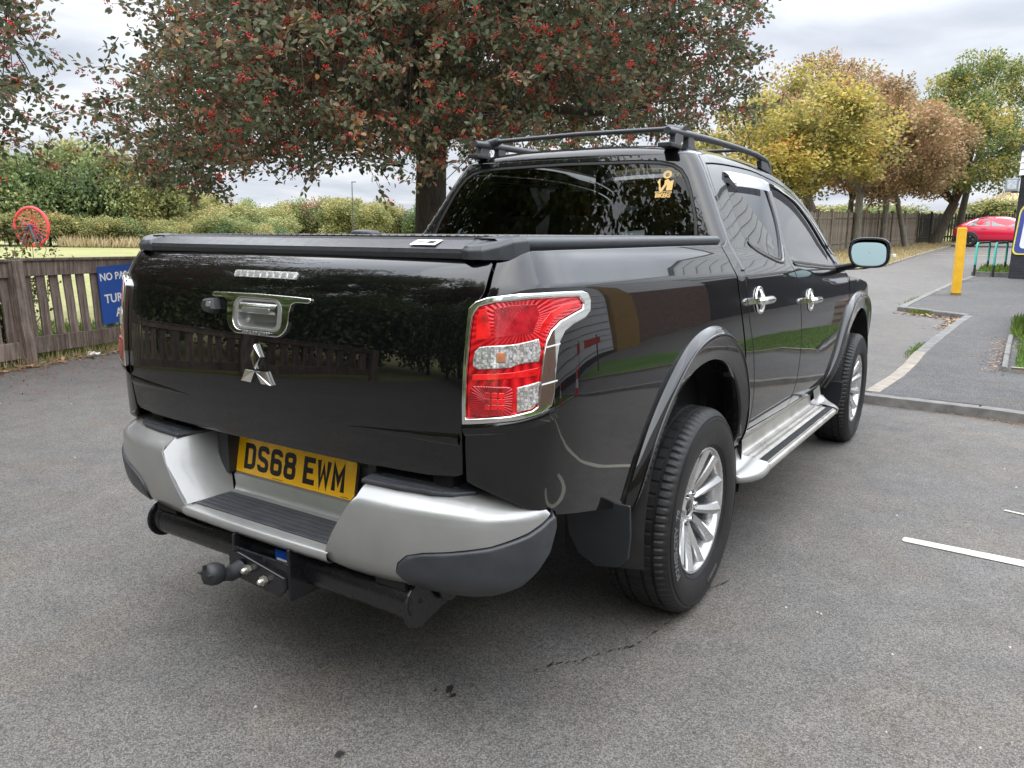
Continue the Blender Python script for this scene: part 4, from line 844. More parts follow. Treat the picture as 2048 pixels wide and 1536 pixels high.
x,y=.66,20.62; m=MB(); m.box((.45,.0,.05),(.95,.12,.24)); PB=m.build('planter_kerb',M['kerbgrey'],None,bevel=.01); PB.location=(x,y,H(x,y)); tag(PB,'low concrete edge of the small planted bed by the black wall','planter')
ground_sheet('planted_bed',[(.72,20.7),(2.2,20.6),(2.2,24.3),(1.0,24.4)],.09,M['field'],.6)
# low brick wall at the right edge
LW=empty('low_brick_wall',(1.83,8.75,H(1.83,8.75))); tag(LW,'low dark brick wall at the right edge beyond the grass plot','wall')
brk=simple('old_brick',(.13,.065,.045),.85,var=.35,vscale=20,bumps=.5,bscale=90); mor=simple('mortar',(.22,.20,.17),.95,var=.2)
m=MB(); m.box((.11,1.2,.30),(.19,2.38,.56)); m.build('mortar_core',mor,LW)
me=bpy.data.meshes.new('brick'); mm_=MB(); mm_.box((0,0,0),(.205,.212,.062)); me.from_pydata(mm_.v,[],mm_.f); me.materials.append(brk)
for c in range(8):
    for k in range(10):
        o=link(me,'brick',None,LW); o.location=(.11+rf.uniform(-.003,.003),.11+(k+(.5 if c%2 else 0))*.226,.045+c*.0745)
# ================================================================ red car
RC=empty('parked_car',(-.85,46.4,H(-.85,46.4))); tag(RC,'glossy red five-door car parked side-on in front of the far fence','car')
rp=car_paint('red_car_paint',(.58,.014,.05)); 
Lc=4.45; XR=-.78
def prof(x,T):
    return float(np.interp(x,[p[0] for p in T],[p[1] for p in T]))
bot=[(0,.42),(.15,.28),(.5,.22),(4.0,.22),(4.3,.30),(4.45,.45)]; belt=[(0,.80),(.06,.96),(.3,1.06),(1.2,1.05),(2.4,.99),(3.1,.95),(3.6,.90),(4.2,.78),(4.40,.66),(4.45,.60)]; rf_=[(0,.80),(.06,.97),(.30,1.12),(.55,1.30),(.85,1.43),(1.4,1.54),(2.0,1.57),(2.5,1.53),(2.9,1.40),(3.35,1.14),(3.6,.97),(4.2,.84),(4.40,.72),(4.45,.60)]
def wd(x): return .90*min(1,(max(0,x)/.30+.30)**.35,((Lc-x)/.45+.25)**.3)
xs=np.r_[0,.03,.06,.15,.3,.45,.6,.8,1.0,1.3,1.6,2.0,2.4,2.7,2.9,3.1,3.35,3.6,3.9,4.1,4.25,4.35,4.42,4.45]
rows=[]
for x in xs:
    b0,bl0,r0,w=prof(x,bot),prof(x,belt),prof(x,rf_),wd(x)
    half=[(.55*w,b0),(.93*w,b0+.03),(1.0*w,b0+.18),(1.0*w,(b0+bl0)/2+.08),(.97*w,bl0-.06),(.94*w,bl0)]
    g0=max(0,r0-bl0); half+=[((.94-.10*min(1,g0/.25))*w,bl0+.35*g0),((.94-.20*min(1,g0/.3))*w,bl0+.72*g0),((.94-.30*min(1,g0/.3))*w,bl0+.94*g0),(.45*w,bl0+g0*1.0+.008),(0,bl0+g0+.015)]
    rows.append([(XR+x,-y,z) for y,z in half]+[(XR+x,y,z) for y,z in half[::-1][1:]])
m=MB(); m.grid(rows); m.build('body',rp,RC)
def side_poly(P,mat,name,off=.012,parent=None):
    for s in (-1,):
        m=MB(); V=[]
        for x,z in P:
            bl0,r0,w=prof(x,belt),prof(x,rf_),wd(x); g0=max(.01,r0-bl0); t=(z-bl0)/g0
            y=w*(np.interp(t,[-2,0,.35,.72,.94],[1.0,.94,.94-.10*min(1,g0/.25),.94-.20*min(1,g0/.3),.94-.30*min(1,g0/.3)])) if t>0 else w*float(np.interp(z,[.22,.4,.6,bl0-.06,bl0],[.93,1,1,.97,.94]))
            V.append((XR+x,s*(y+off),z))
        m.add(V,[tuple(range(len(V)))]); m.build(name,mat,RC if parent is None else parent)
gcar=simple('car_glass',(.16,.19,.19),.05,var=.05,coat=1); chm=M['chrome']
side_poly([(.62,1.08),(.80,1.24),(1.15,1.40),(1.62,1.46),(1.66,1.06)][::1],gcar,'rear_side_window')
side_poly([(1.74,1.06),(1.70,1.46),(2.15,1.48),(2.50,1.44),(2.85,1.30),(3.18,1.05),(3.10,1.02)],gcar,'front_side_window')
ln=[(.50,1.09),(.72,1.27),(1.08,1.445),(1.6,1.50),(2.1,1.515),(2.5,1.475),(2.9,1.315),(3.25,1.05)]
m=MB(); rows=[]
for i,(x,z) in enumerate(ln): pass
side_poly(ln+[(x,z-.022) for x,z in ln[::-1]],chm,'window_strip',.016)
side_poly([(0.02,.78),(.05,.90),(.34,.94),(.36,.84),(.2,.78)],simple('car_tail_red',(.35,.005,.01),.15,coat=1),'tail_lamp',.015)
side_poly([(.0,.50),(.12,.30),(.5,.24),(4.0,.24),(4.35,.40),(4.3,.46),(3.95,.34),(.5,.34),(.2,.42),(.12,.52)],M['trim'],'lower_trim',.014)
for xx in (1.70,3.0):
    side_poly([(xx,.36),(xx+.008,.36),(xx+.008,1.0),(xx,1.0)],M['dark'],'door_seam',.013)
for xx in (1.30,2.45): side_poly([(xx,.905),(xx+.20,.905),(xx+.20,.935),(xx,.935)],rp,'door_handle',.03)
for xx in (.78,3.53):
    for s in (-1,1):
        y=s*.80; m=MB(); mx=Matrix.Translation((XR+xx,y,.345))@Matrix.Rotation(R(90)*(1 if s<0 else -1),4,'X'); m.lathe([(.215,.10),(.23,.115),(.30,.12),(.335,.10),(.345,.06),(.345,-.10),(.2,-.11)],40,mx); W_=m.build('car_wheel',M['rubber'],RC)
        m=MB(); m.lathe([(.0,.04),(.05,.06),(.06,.03),(.20,.02),(.212,.10),(.220,.112)],40,mx); 
        m.build('car_rim',M['rimdark'],W_)
        for k in range(5):
            a=2*math.pi*k/5; m=MB(); m.add([mx@Vector(p) for p in [(.05*math.cos(a-.5),.05*math.sin(a-.5),.075),(.05*math.cos(a+.5),.05*math.sin(a+.5),.075),(.205*math.cos(a+.30),.205*math.sin(a+.30),.112),(.205*math.cos(a-.12),.205*math.sin(a-.12),.112)]],[(0,1,2,3)]); m.build('car_spoke',M['rim'],W_)
        if s<0:
            m=MB(); rows=[]
            for a in np.linspace(-.15,math.pi+.15,20): rows.append([(XR+xx+.36*math.cos(a),-.905,.345+.36*math.sin(a)),(XR+xx+.435*math.cos(a),-.91,.345+.43*math.sin(a)),(XR+xx+.44*math.cos(a),-.88,.345+.435*math.sin(a))])
            m.grid(rows,flip=True); m.build('arch_trim',M['trim'],RC)
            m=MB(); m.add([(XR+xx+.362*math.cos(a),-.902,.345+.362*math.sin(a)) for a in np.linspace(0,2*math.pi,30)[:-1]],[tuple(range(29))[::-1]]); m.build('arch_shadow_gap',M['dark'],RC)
# ================================================================ clubhouse: black corner in view, the rest outside the picture on the right
BZ=H(1.52,20.0)
CH=empty('clubhouse',(1.50,20.0,BZ)); tag(CH,'single-storey clubhouse, black painted wall under white boards at the right edge','building')
def brickmat(name,c1,c2,mo,sc=1.0):
    m,t,p,o=newmat(name); tc_=N(t,'ShaderNodeTexCoord'); mp=N(t,'ShaderNodeMapping'); mp.inputs['Rotation'].default_value=(R(90),0,0); t.links.new(tc_.outputs['UV'],mp.inputs[0]); b=N(t,'ShaderNodeTexBrick'); b.inputs['Scale'].default_value=1; b.inputs['Color1'].default_value=(*c1,1); b.inputs['Color2'].default_value=(*c2,1); b.inputs['Mortar'].default_value=(*mo,1); b.inputs['Mortar Size'].default_value=.006; b.inputs['Brick Width'].default_value=.225; b.inputs['Row Height'].default_value=.075
    t.links.new(tc_.outputs['UV'],b.inputs['Vector']); v=objco(t); n=noise_n(t,v,6,5,.6); rr0=ramp(t,[(.3,(.7,.7,.7)),(.7,(1.2,1.2,1.2))]); t.links.new(n,rr0.inputs[0]); t.links.new(mixc(t,1,b.outputs['Color'],rr0.outputs[0],'MULTIPLY'),p.inputs['Base Color']); setp(p,rough=.8); bump(t,p,b.outputs['Fac'],-.6,.006); return m
bm_blk=brickmat('black_painted_brick',(.020,.021,.028),(.026,.027,.034),(.012,.012,.016)); bm_brn=brickmat('brown_brick',(.16,.075,.05),(.11,.055,.042),(.20,.18,.16)); 
wcl=simple('white_cladding',(.66,.67,.68),.5,var=.05,vscale=3)
def wall(a,b,z0,z1,mat,name,th=.25,parent=CH):
    a=np.array(a,float);b=np.array(b,float); L=np.hypot(*(b-a)); t=(b-a)/L; nr=np.array([t[1],-t[0]])*-1
    o=np.array([1.50,20.0,BZ]); V=[(*a,z0),(*b,z0),(*b,z1),(*a,z1)]; W=[(x+nr[0]*th,y+nr[1]*th,z) for x,y,z in V]; V=[tuple(np.array(v)-o) for v in V+W]
    me=bpy.data.meshes.new(name); me.from_pydata(V,[],[(0,1,2,3),(7,6,5,4),(1,5,6,2),(4,0,3,7),(3,2,6,7),(4,5,1,0)]); uv=me.uv_layers.new(name='uv'); 
    P=[(0,z0),(L,z0),(L,z1),(0,z1)]; fu=[P,P,[(0,z0),(th,z0),(th,z1),(0,z1)],[(0,z0),(th,z0),(th,z1),(0,z1)],[(0,0)]*4,[(0,0)]*4]; k=0
    for f in fu:
        for q in f: uv.data[k].uv=q; k+=1
    return link(me,name,mat,parent)
C0,C1,C2=(1.45,20.02),(7.3,17.6),(7.3,-14)
E0=(1.62,26)
wall(C0,C1,BZ-.3,3.09,bm_blk,'front_wall'); wall(E0,C0,BZ-.3,3.09,bm_blk,'end_wall')
wall(C1,C2,-.3,2.55,bm_brn,'brick_wall')
def clad(a,b,z0,z1,n,off):
    a=np.array(a,float);b=np.array(b,float); L=np.hypot(*(b-a)); t=(b-a)/L; nr=np.array([t[1],-t[0]]); hh=(z1-z0)/n
    for i in range(n):
        z=z0+i*hh; o=np.array([1.50,20.0,BZ]); V=[]
        for q in (a-t*.03,b+t*.0): V+= [(*(q+nr*.002),z),(*(q+nr*(off+.030)),z+.003),(*(q+nr*(off+.012)),z+hh-.006),(*(q+nr*.002),z+hh-.006)]
        V=[tuple(np.array(v)-o) for v in V]; m=MB(); m.add(V,[(0,1,2,3),(7,6,5,4)]+[(j,4+j,4+(j+1)%4,(j+1)%4) for j in range(4)]); m.build('cladding_board',wcl,CH,weld=True)
clad(C0,C1,3.09,3.68,4,.02); clad(C1,(7.3,-14),2.56,5.2,11,.02); clad(E0,C0,3.09,3.68,4,.02)
rfm=simple('roof_felt',(.03,.03,.032),.8)
def cap(a,b,z,parent=CH):
    a=np.array(a,float);b=np.array(b,float); t=(b-a)/np.hypot(*(b-a)); nr=np.array([t[1],-t[0]]); o=np.array([1.50,20.0,BZ]); V=[]
    for q in (a-t*.06,b+t*.06): V+= [(*(q-nr*.4),z),(*(q+nr*.07),z),(*(q+nr*.07),z+.10),(*(q-nr*.4),z+.14)]
    m=MB(); m.add([tuple(np.array(v)-o) for v in V],[(0,1,2,3),(7,6,5,4)]+[(j,4+j,4+(j+1)%4,(j+1)%4) for j in range(4)]); m.build('roof_edge',rfm,CH,weld=True)
wall((2.9,19.75),(9.5,17.0),3.7,4.0,bm_blk,'added_upper_wall'); clad((2.9,19.75),(9.5,17.0),4.0,7.6,12,.02); cap((2.9,19.75),(9.5,17.0),7.6); cap(C0,C1,3.68); cap(C1,C2,5.2); cap(E0,C0,3.68)  # upper block added out of view so the side windows mirror white cladding
m=MB(); o_=np.array([1.50,20.0,BZ]); m.add([tuple(np.array(v)-o_) for v in [(1.5,20,3.8),(7.3,17.6,5.3),(7.3,-14,5.3),(16,-14,6.2),(16,26,6.2),(1.62,26,3.9)]],[(5,4,3,2,1,0)]); m.build('flat_roof',rfm,CH)
# details of the long side: shutter bay, mustard pier, windows, plinth
for (y0,y1,z0,z1,mat,nm,dp) in ((2.2,11.2,.10,2.50,wcl,'white_shutter',.05),(2.1,11.3,-.2,.34,M['dark'],'dark_plinth',.07),(11.3,12.3,-.1,5.1,simple('mustard_render',(.30,.17,.035),.8,var=.2),'mustard_pier',.14),(-3.6,-2.2,1.1,2.1,gcar,'window',.03),(-9,-7,.1,2.2,M['dark'],'dark_doorway',.03)):
    m=MB(); m.box((7.3-dp/2-.001-1.5,(y0+y1)/2-20.0,(z0+z1)/2-BZ),(dp,y1-y0,z1-z0)); m.build(nm,mat,CH)
for k in range(9):
    m=MB(); m.box((7.3-.057-1.5,6.7-20.0,.42+k*.23-BZ),(.012,8.9,.012)); m.build('shutter_rib',M['rimdark'],CH)
ground_sheet('grass_strip',[(5.2,-13),(7.25,-13),(7.25,4.0),(5.2,4.0)],.03,bpy.data.materials['plot_grass'],1.0)
kerb_run([(5.15,-13),(5.15,4.0)],.09,.1,.9,'kerb',rise=.05)
# cones and a barrier board by the wall, outside the picture but mirrored in the door
cr_=simple('cone_red',(.62,.03,.02),.5); cw_=simple('cone_white',(.75,.75,.73),.5)
for i,(x,y) in enumerate(((5.2,1.5),(5.3,2.6),(5.1,4.2))):
    K=empty('traffic_cone',(x,y,H(x,y)+.0)); tag(K,('nearest','middle','farthest')[i]+' of three red and white cones by the grass strip, out of the picture','cone','traffic cones by the grass strip')
    m=MB(); m.box((0,0,.02),(.36,.36,.04)); m.lathe([(.13,.04),(.10,.22)],20); m.lathe([(.07,.40),(.03,.62),(0,.62)],20); m.build('cone_body',cr_,K); m=MB(); m.lathe([(.1005,.22),(.0705,.40)],20); m.build('cone_band',cw_,K)
BA=empty('barrier_board',(5.6,6.2,H(5.6,6.2))); tag(BA,'red and white barrier board standing on the grass, out of the picture','barrier'); m=MB(); m.box((0,0,.75),(.04,2.4,.20)); m.build('board',cr_,BA); m=MB(); m.box((-.025,-.5,.75),(.01,.6,.19)); m.build('white_panel',cw_,BA)
for s in (-1,1): m=MB(); m.tube([(0,s*1.0,0),(0,s*1.0,.95)],.025,8); m.build('leg',M['rail'],BA)
# banner and floodlight on the black wall
a=np.array(C0);t_=(np.array(C1)-a)/np.hypot(*(np.array(C1)-a)); nr=np.array([t_[1],-t_[0]])
BN=empty('wall_banner',(*(a+t_*.0+nr*.02),0)); BN.rotation_euler=(0,0,math.atan2(t_[1],t_[0])); tag(BN,'white banner with blue and yellow border and a large blue letter, on the black wall','banner')
def bp(ins): 
    x0,x1,z0,z1=.12+ins,2.6-ins,1.22+ins,2.50-ins; r=.30-ins*.6; P=arc((x1-r,z0+r),r,-90,0,6)+arc((x1-r,z1-r),r,0,90,6)+arc((x0+r,z1-r),r,90,180,6)+arc((x0+r*.4,z0+r*.4),r*.4,180,270,4); return [(x+ (-.10+.10*((z-1.2)/1.3)**2 if x<1 else 0),z) for x,z in P]
yl=simple('banner_yellow',(.72,.62,.10),.5); bb=simple('banner_blue',(.045,.06,.26),.5); wh=simple('banner_white',(.70,.72,.75),.55,var=.05)
for ins,mat,o1,nm in ((0,yl,.004,'yellow_edge'),(.035,bb,.008,'blue_border'),(.15,wh,.012,'banner_field')):
    m=MB(); m.prism(bp(ins),lambda x,z:(x,-o1+.004,z),lambda x,z:(x,-o1,z)); m.build(nm,mat,BN,weld=True)
text_mesh('banner_letter','B',1.05,bb,BN,M=frameM((.62,-.014,1.82),(1,0,0),(0,0,1)),ext=.001,bold=.03)
FL=empty('floodlight',(*(a+np.array([-.02,-.05])),2.86)); tag(FL,'grey box floodlight fixed to the corner of the black wall','floodlight'); fg_=simple('flood_grey',(.22,.24,.25),.5,var=.1)
m=MB(); m.box((-.14,-.10,0),(.27,.18,.30)); m.build('lamp_housing',fg_,FL,bevel=.012); m=MB(); m.box((-.14,-.195,.0),(.20,.01,.22)); m.build('lamp_glass',simple('flood_glass',(.45,.48,.50),.2,var=.3,vscale=14),FL,bevel=.004); m=MB(); m.box((-.06,.03,-.16),(.16,.05,.03)); m.build('lamp_bracket',M['rail'],FL)
# litter by the fence
q=fl(.78,.18); LT=empty('litter',(q[0],q[1],H(*q)+.01)); tag(LT,'crumpled white wrapper lying under the picket fence','litter'); m=MB(); rows=[]
for i in range(6): rows.append([(i*.035-.1+rf.uniform(-.01,.01),j*.028-.05+rf.uniform(-.01,.01),rf.uniform(0,.03)) for j in range(5)])
m.grid(rows,smooth=False); m.build('wrapper',M['white'],LT)
# ================================================================ the pickup
TR=empty('pickup_truck',(0,0,0)); tag(TR,'black double-cab pickup with bed cover, silver bumper and tow bar, parked in the yard','pickup truck')
TAIL=lambda u,z,off=0.0:(lambda P:P*np.stack([np.sign(u)+(np.sign(u)==0),np.ones_like(u),np.ones_like(u)],-1))(flank(np.abs(u),z,off))
def CB(s,z,off=0.0):
    P=cabback(np.abs(s),z,off); P[...,0]*=np.where(s<0,-1,1); return P
def arc(c,r,a0,a1,n=10,ry=None):
    ry=ry or r; return [(c[0]+r*math.cos(R(a0+(a1-a0)*i/n)),c[1]+ry*math.sin(R(a0+(a1-a0)*i/n))) for i in range(n+1)]
def rrect(x0,z0,x1,z1,r,n=5):
    return arc((x1-r,z0+r),r,-90,0,n)+arc((x1-r,z1-r),r,0,90,n)+arc((x0+r,z1-r),r,90,180,n)+arc((x0+r,z0+r),r,180,270,n)
def mir(pts): return [(-a,b) for a,b in reversed(pts)]
UC=1.942; UF=UC+2.996; ZA=.425
# ---- bed sides
bed_out=[(.689,.735),(.777,.706),(.853,.671),(.935,.642),(1.107,.602),(1.345,.545)]+[(UC+.505*math.cos(R(a)),ZA+.505*math.sin(R(a))) for a in range(166,8,-6)]+[(2.43,.56),(2.375,.66),(2.352,.78),(2.33,.90),(2.292,1.02),(2.262,1.138),(2.256,1.23),(2.258,1.303)]+[(2.02,1.300),(1.40,1.289),(1.035,1.283),(.90,1.279),(.845,1.270),(.79,1.257),(.746,1.252),(.741,1.22),(.737,1.185),(.722,1.165),(.702,1.13),(.695,1.07),(.691,.98),(.690,.88)]
for s in (1,-1): panel('bed_side_panel',flank,bed_out,M['paint'],TR,step=.022,depth=.03,side=s,rnd=.003)
# dark structure behind the gaps
b=MB(); b.box((0,-.30,.95),(1.40,1.50,.56)); b.box((0,.10,.60),(1.0,2.2,.18)); b.box((0,1.5,.50),(1.50,2.5,.12)); b.box((0,3.0,.62),(1.0,1.3,.3)); b.box((0,-1.02,.88),(1.34,.12,.24)); b.box((0,-.96,.62),(1.2,.06,.24))
for x in (-.48,.48): b.box((x,1.0,.50),(.10,4.4,.14))
b.tube([(-.75,0,.37),(.75,0,.37)],.055,12); b.tube([(-.18,0,.37),(0,0,.37),(.18,0,.37)],[.08,.15,.08],12); b.tube([(0,.1,.40),(0,2.2,.44)],.035,10); b.tube([(.5,-.9,.44),(.55,-.4,.46),(.55,.3,.42)],.03,8)
b.build('chassis',M['dark'],TR)
# ---- tailgate
tg=[(.679,.752),(.682,.80),(.683,.88),(.684,.98),(.688,1.07),(.695,1.13),(.714,1.165),(.728,1.185),(.732,1.22),(.736,1.248),(.726,1.259)]
tgb=[(.66,.742),(.58,.733),(.30,.728),(0,.728)]
out=[(x,z) for x,z in tgb[::-1]]+tg; outl=out+mir(out)[:-1]
hole=rrect(-.082,1.058,.082,1.130,.018)
TG=panel('tailgate',TAIL,outl,M['paint'],TR,holes=[hole],step=.022,depth=.03)
# pressed ledge lines near the gate's lower corners
for s in (1,-1):
    m=MB(); P=[]
    for t in np.linspace(0,1,22):
        u=.675-.34*t; w=.020*(1-t)**.8; z=.835-.006*t
        P.append([TAIL(np.array([s*u]),np.array([z+w*.9]),.0006)[0],TAIL(np.array([s*u]),np.array([z+w*.15]),.0085*(1-t)+.0008)[0],TAIL(np.array([s*u]),np.array([z-w*.6]),.0006)[0]])
    m.grid(P,flip=s>0); m.build('pressed_crease',M['paint'],TG)
# handle surround: T-shaped chrome plate round a satin bowl
cr=[(0,1.038)]+[(.075,1.038)]+arc((.078,1.086),.050,-90,0,7,.048)+[(.129,1.110),(.134,1.128),(.150,1.134),(.196,1.134),(.205,1.139),(.203,1.148),(.150,1.150),(0,1.152)]
cr=cr+mir(cr)[1:-1]
hin=rrect(-.100,1.050,.100,1.138,.030)
panel('handle_surround',TAIL,cr,M['chrome'],TG,holes=[hin],step=.02,depth=.008,off=.008,rnd=.003)
panel('handle_bezel',TAIL,rrect(-.099,1.051,.099,1.137,.029),M['silver'],TG,holes=[rrect(-.080,1.060,.080,1.129,.018)],step=.02,depth=.006,off=.006,rnd=.003)
m=MB(); A=rrect(-.080,1.060,.080,1.129,.018); rows=[]
for f,dp in ((1,.004),(.97,-.012),(.88,-.026),(.5,-.030),(.01,-.030)):
    rows.append([TAIL(np.array([x*f]),np.array([1.0945+(z-1.0945)*f]),dp)[0] for x,z in A+[A[0]]])
m.grid(rows,flip=True); m.build('handle_bowl',M['silver'],TG)
m=MB(); rows=[]
for z,dp in ((1.128,-.010),(1.127,.004),(1.118,.010),(1.104,.011),(1.098,.008),(1.095,-.002),(1.097,-.010)):
    rows.append([TAIL(np.array([x]),np.array([z]),dp*(1-.12*(x/.076)**2))[0] for x in np.linspace(-.076,.076,15)])
m.grid(rows); m.build('release_handle',M['chrome'],TG)
panel('key_plate',TAIL,rrect(-.06,1.099,.055,1.113,.004),M['rimdark'],TG,step=.02,depth=.002,off=.0125,rnd=.001)
def on_tail(z0,off,u0=0.0):
    return lambda co: Vector(TAIL(np.array([u0+co.x]),np.array([z0+co.y]),off+co.z)[0])
text_mesh('embossed_lettering','BARBARIAN',.0155,M['rimdark'],TG,ext=.0006,sx=1.35,bold=.0003,wrap=on_tail(1.0445,.0095))
# brake light
BL=panel('brake_light',TAIL,rrect(-.128,1.194,.130,1.213,.006),M['lens_clear'],TG,step=.015,depth=.006,off=.006,rnd=.002)
for i in range(9):
    x=-.108+i*.027
    panel('led_cell',TAIL,rrect(x-.009,1.198,x+.009,1.2095,.002,2),M['silver'],BL,step=.02,depth=.001,off=.0075,rnd=.0008)
# reversing camera
m=MB()
for k,(f,dp) in enumerate(((1,.0),(.95,.016),(.7,.026),(.02,.028))):
    pass
rows=[]
A=[(-.225,1.128),(-.176,1.132),(-.166,1.10),(-.178,1.085),(-.212,1.088),(-.232,1.108)]
for f,dp in ((1,.0),(.92,.018),(.70,.028),(.02,.029)):
    rows.append([TAIL(np.array([-.198+(x+.198)*f]),np.array([1.108+(z-1.108)*f]),dp)[0] for x,z in A+[A[0]]])
CM=MB().grid(rows,smooth=False).build('reversing_camera',M['trim'],TG)
panel('camera_lens',TAIL,rrect(-.196,1.107,-.178,1.122,.004),M['silver'],CM,step=.02,depth=.002,off=.030,rnd=.001)
# three-diamond badge
def diamond(ang,L,Wd):
    c,s_=math.cos(R(ang)),math.sin(R(ang)); ln=np.array([c,s_]); pe=np.array([-s_,c]); st=ln*.002
    pts=[st,st+ln*L/2+pe*Wd/2,st+ln*L,st+ln*L/2-pe*Wd/2]
    m=MB(); top=[];bot=[]
    for k,p in enumerate(pts):
        bot.append(TAIL(np.array([p[0]]),np.array([.9415+p[1]]),.001)[0]); top.append(TAIL(np.array([p[0]]),np.array([.9415+p[1]]),.008)[0])
    r0=TAIL(np.array([(st+ln*.006)[0]]),np.array([.9415+(st+ln*.006)[1]]),.013)[0]; r1=TAIL(np.array([(st+ln*(L-.006))[0]]),np.array([.9415+(st+ln*(L-.006))[1]]),.013)[0]
    V=top+bot+[r0,r1]
    F=[(0,3,9,8),(3,2,9),(0,8,1),(8,9,2,1)] 
    F=[(0,8,9,2,1),(0,3,2,9,8)]
    for i in range(4): F.append((i,(i+1)%4,4+(i+1)%4,4+i))
    m.add(V,F); return m
for a in (90,210,330): diamond(a,.071,.041).build('badge_diamond',M['chrome'],TG,weld=True)
# bottom flange and hinges of the gate
b=MB()
for x in (-.60,.60): b.box((x,-1.11,.725),(.06,.05,.05))
b.build('gate_hinge',M['dark'],TR)
# ---- tail lights
LO=[(.6945,1.150),(.712,1.166),(.740,1.176),(.82,1.186),(.925,1.188),(1.035,1.187),(1.062,1.180),(1.073,1.163),(1.066,1.135),(1.039,1.120),(.985,1.108),(.950,1.094),(.930,1.072),(.920,1.040),(.912,1.0),(.905,.950),(.897,.924),(.872,.910),(.816,.896),(.690,.880),(.689,.93),(.690,.99),(.692,1.08)]
LI=[(.709,1.137),(.722,1.154),(.76,1.164),(.846,1.172),(.941,1.174),(1.019,1.172),(1.035,1.158),(1.031,1.144),(.996,1.136),(.935,1.120),(.902,1.100),(.885,1.075),(.876,1.045),(.869,1.0),(.864,.955),(.858,.926),(.846,.918),(.8,.908),(.701,.895),(.700,.93),(.701,1.0),(.704,1.08)]
def insetp(P,d):
    P=np.array(P); Q=[]
    n=len(P); A=.5*np.sum(P[:,0]*np.roll(P[:,1],-1)-np.roll(P[:,0],-1)*P[:,1]); sg=1 if A>0 else -1
    for i in range(n):
        t=P[(i+1)%n]-P[i-1]; t/=np.hypot(*t); Q.append(P[i]+sg*d*np.array([-t[1],t[0]]))
    return [tuple(q) for q in Q]
for s in (1,-1):
    TL=panel('tail_light',flank,LI,M['lens_red'],TR,step=.012,depth=.012,off=.010,side=s,rnd=.003)
    panel('chrome_frame',flank,LO,M['chrome'],TL,holes=[LI],step=.012,depth=.02,off=.016,side=s,rnd=.004)
    C1=[(.716,1.052),(.726,1.063),(.745,1.066),(.808,1.071),(.866,1.082),(.872,1.055),(.865,1.029),(.82,1.026),(.797,1.017),(.724,1.011),(.713,1.018),(.712,1.034)]
    c1=panel('indicator_lens',flank,C1,M['lens_clear'],TL,step=.012,depth=.006,off=.0135,side=s,rnd=.003)
    panel('indicator_bulb',flank,rrect(.766,1.030,.786,1.052,.004,3),M['lens_amber'],c1,step=.01,depth=.002,off=.0150,side=s,rnd=.001)
    panel('reversing_lens',flank,[(.812,.972),(.866,.984),(.861,.935),(.848,.922),(.812,.915)],M['lens_clear'],TL,step=.012,depth=.006,off=.0135,side=s,rnd=.003)
    rb=panel('fog_lens',flank,rrect(.708,.905,.804,.974,.012,4),M['lens_fog'],TL,step=.012,depth=.006,off=.0145,side=s,rnd=.003)
    for i in range(3):
        for j in range(3): panel('reflector_cell',flank,rrect(.742+i*.015,.920+j*.014,.755+i*.015,.932+j*.014,.002,2),M['lens_bright'],rb,step=.02,depth=.001,off=.0155,side=s,rnd=.0008)
    # upper chamber: bright reflector sweep and a darker bulb housing
    panel('reflector_sweep',flank,[(.868,1.092),(.886,1.098),(.915,1.125),(.960,1.143),(1.018,1.149),(1.018,1.160),(.955,1.156),(.905,1.140),(.876,1.115)],M['lens_bright'],TL,step=.012,depth=.002,off=.0118,side=s,rnd=.001)
    panel('reflector_column',flank,[(.716,1.078),(.752,1.082),(.748,1.120),(.738,1.150),(.724,1.146),(.716,1.13)],M['lens_bright'],TL,step=.012,depth=.002,off=.0118,side=s,rnd=.001)
    panel('bulb_chamber',flank,[(.758,1.084),(.852,1.096),(.872,1.135),(.866,1.160),(.80,1.158),(.755,1.150),(.757,1.12)],M['lens_dark'],TL,step=.012,depth=.002,off=.0115,side=s,rnd=.001)
    panel('brake_band',flank,[(.712,.985),(.862,.998),(.866,1.016),(.80,1.006),(.712,.999)],M['lens_bright'],TL,step=.012,depth=.002,off=.0118,side=s,rnd=.001)
    # two fine seams across the chrome
    for z in (.975,1.060):
        u0=.868 if z<1 else .882; m=MB(); P=[[flank(np.array([u0+.044*t]),np.array([z+.006*t]),.0175)[0]*[s,1,1],flank(np.array([u0+.044*t]),np.array([z+.0035+.006*t]),.0175)[0]*[s,1,1]] for t in np.linspace(0,1,5)]; m.grid(P,flip=s<0); m.build('chrome_seam',M['white'],TL)
    # ledge in the bodywork under the light
    m=MB(); P=[]
    for t in np.linspace(0,1,20):
        u=.690+(.930-.690)*t; z=.880+.0165*max(0,(u-.69)/.126)+.06*max(0,u-.816); 
        P.append([flank(np.array([u]),np.array([z+.002]),.0015)[0]*[s,1,1],flank(np.array([u]),np.array([z-.002]),.013*(1-t**3))[0]*[s,1,1],flank(np.array([u]),np.array([z-.016]),.012*(1-t**3))[0]*[s,1,1],flank(np.array([u]),np.array([z-.030]),.0)[0]*[s,1,1]])
    m.grid(P,flip=s<0); m.build('light_ledge',M['paint'],TR)
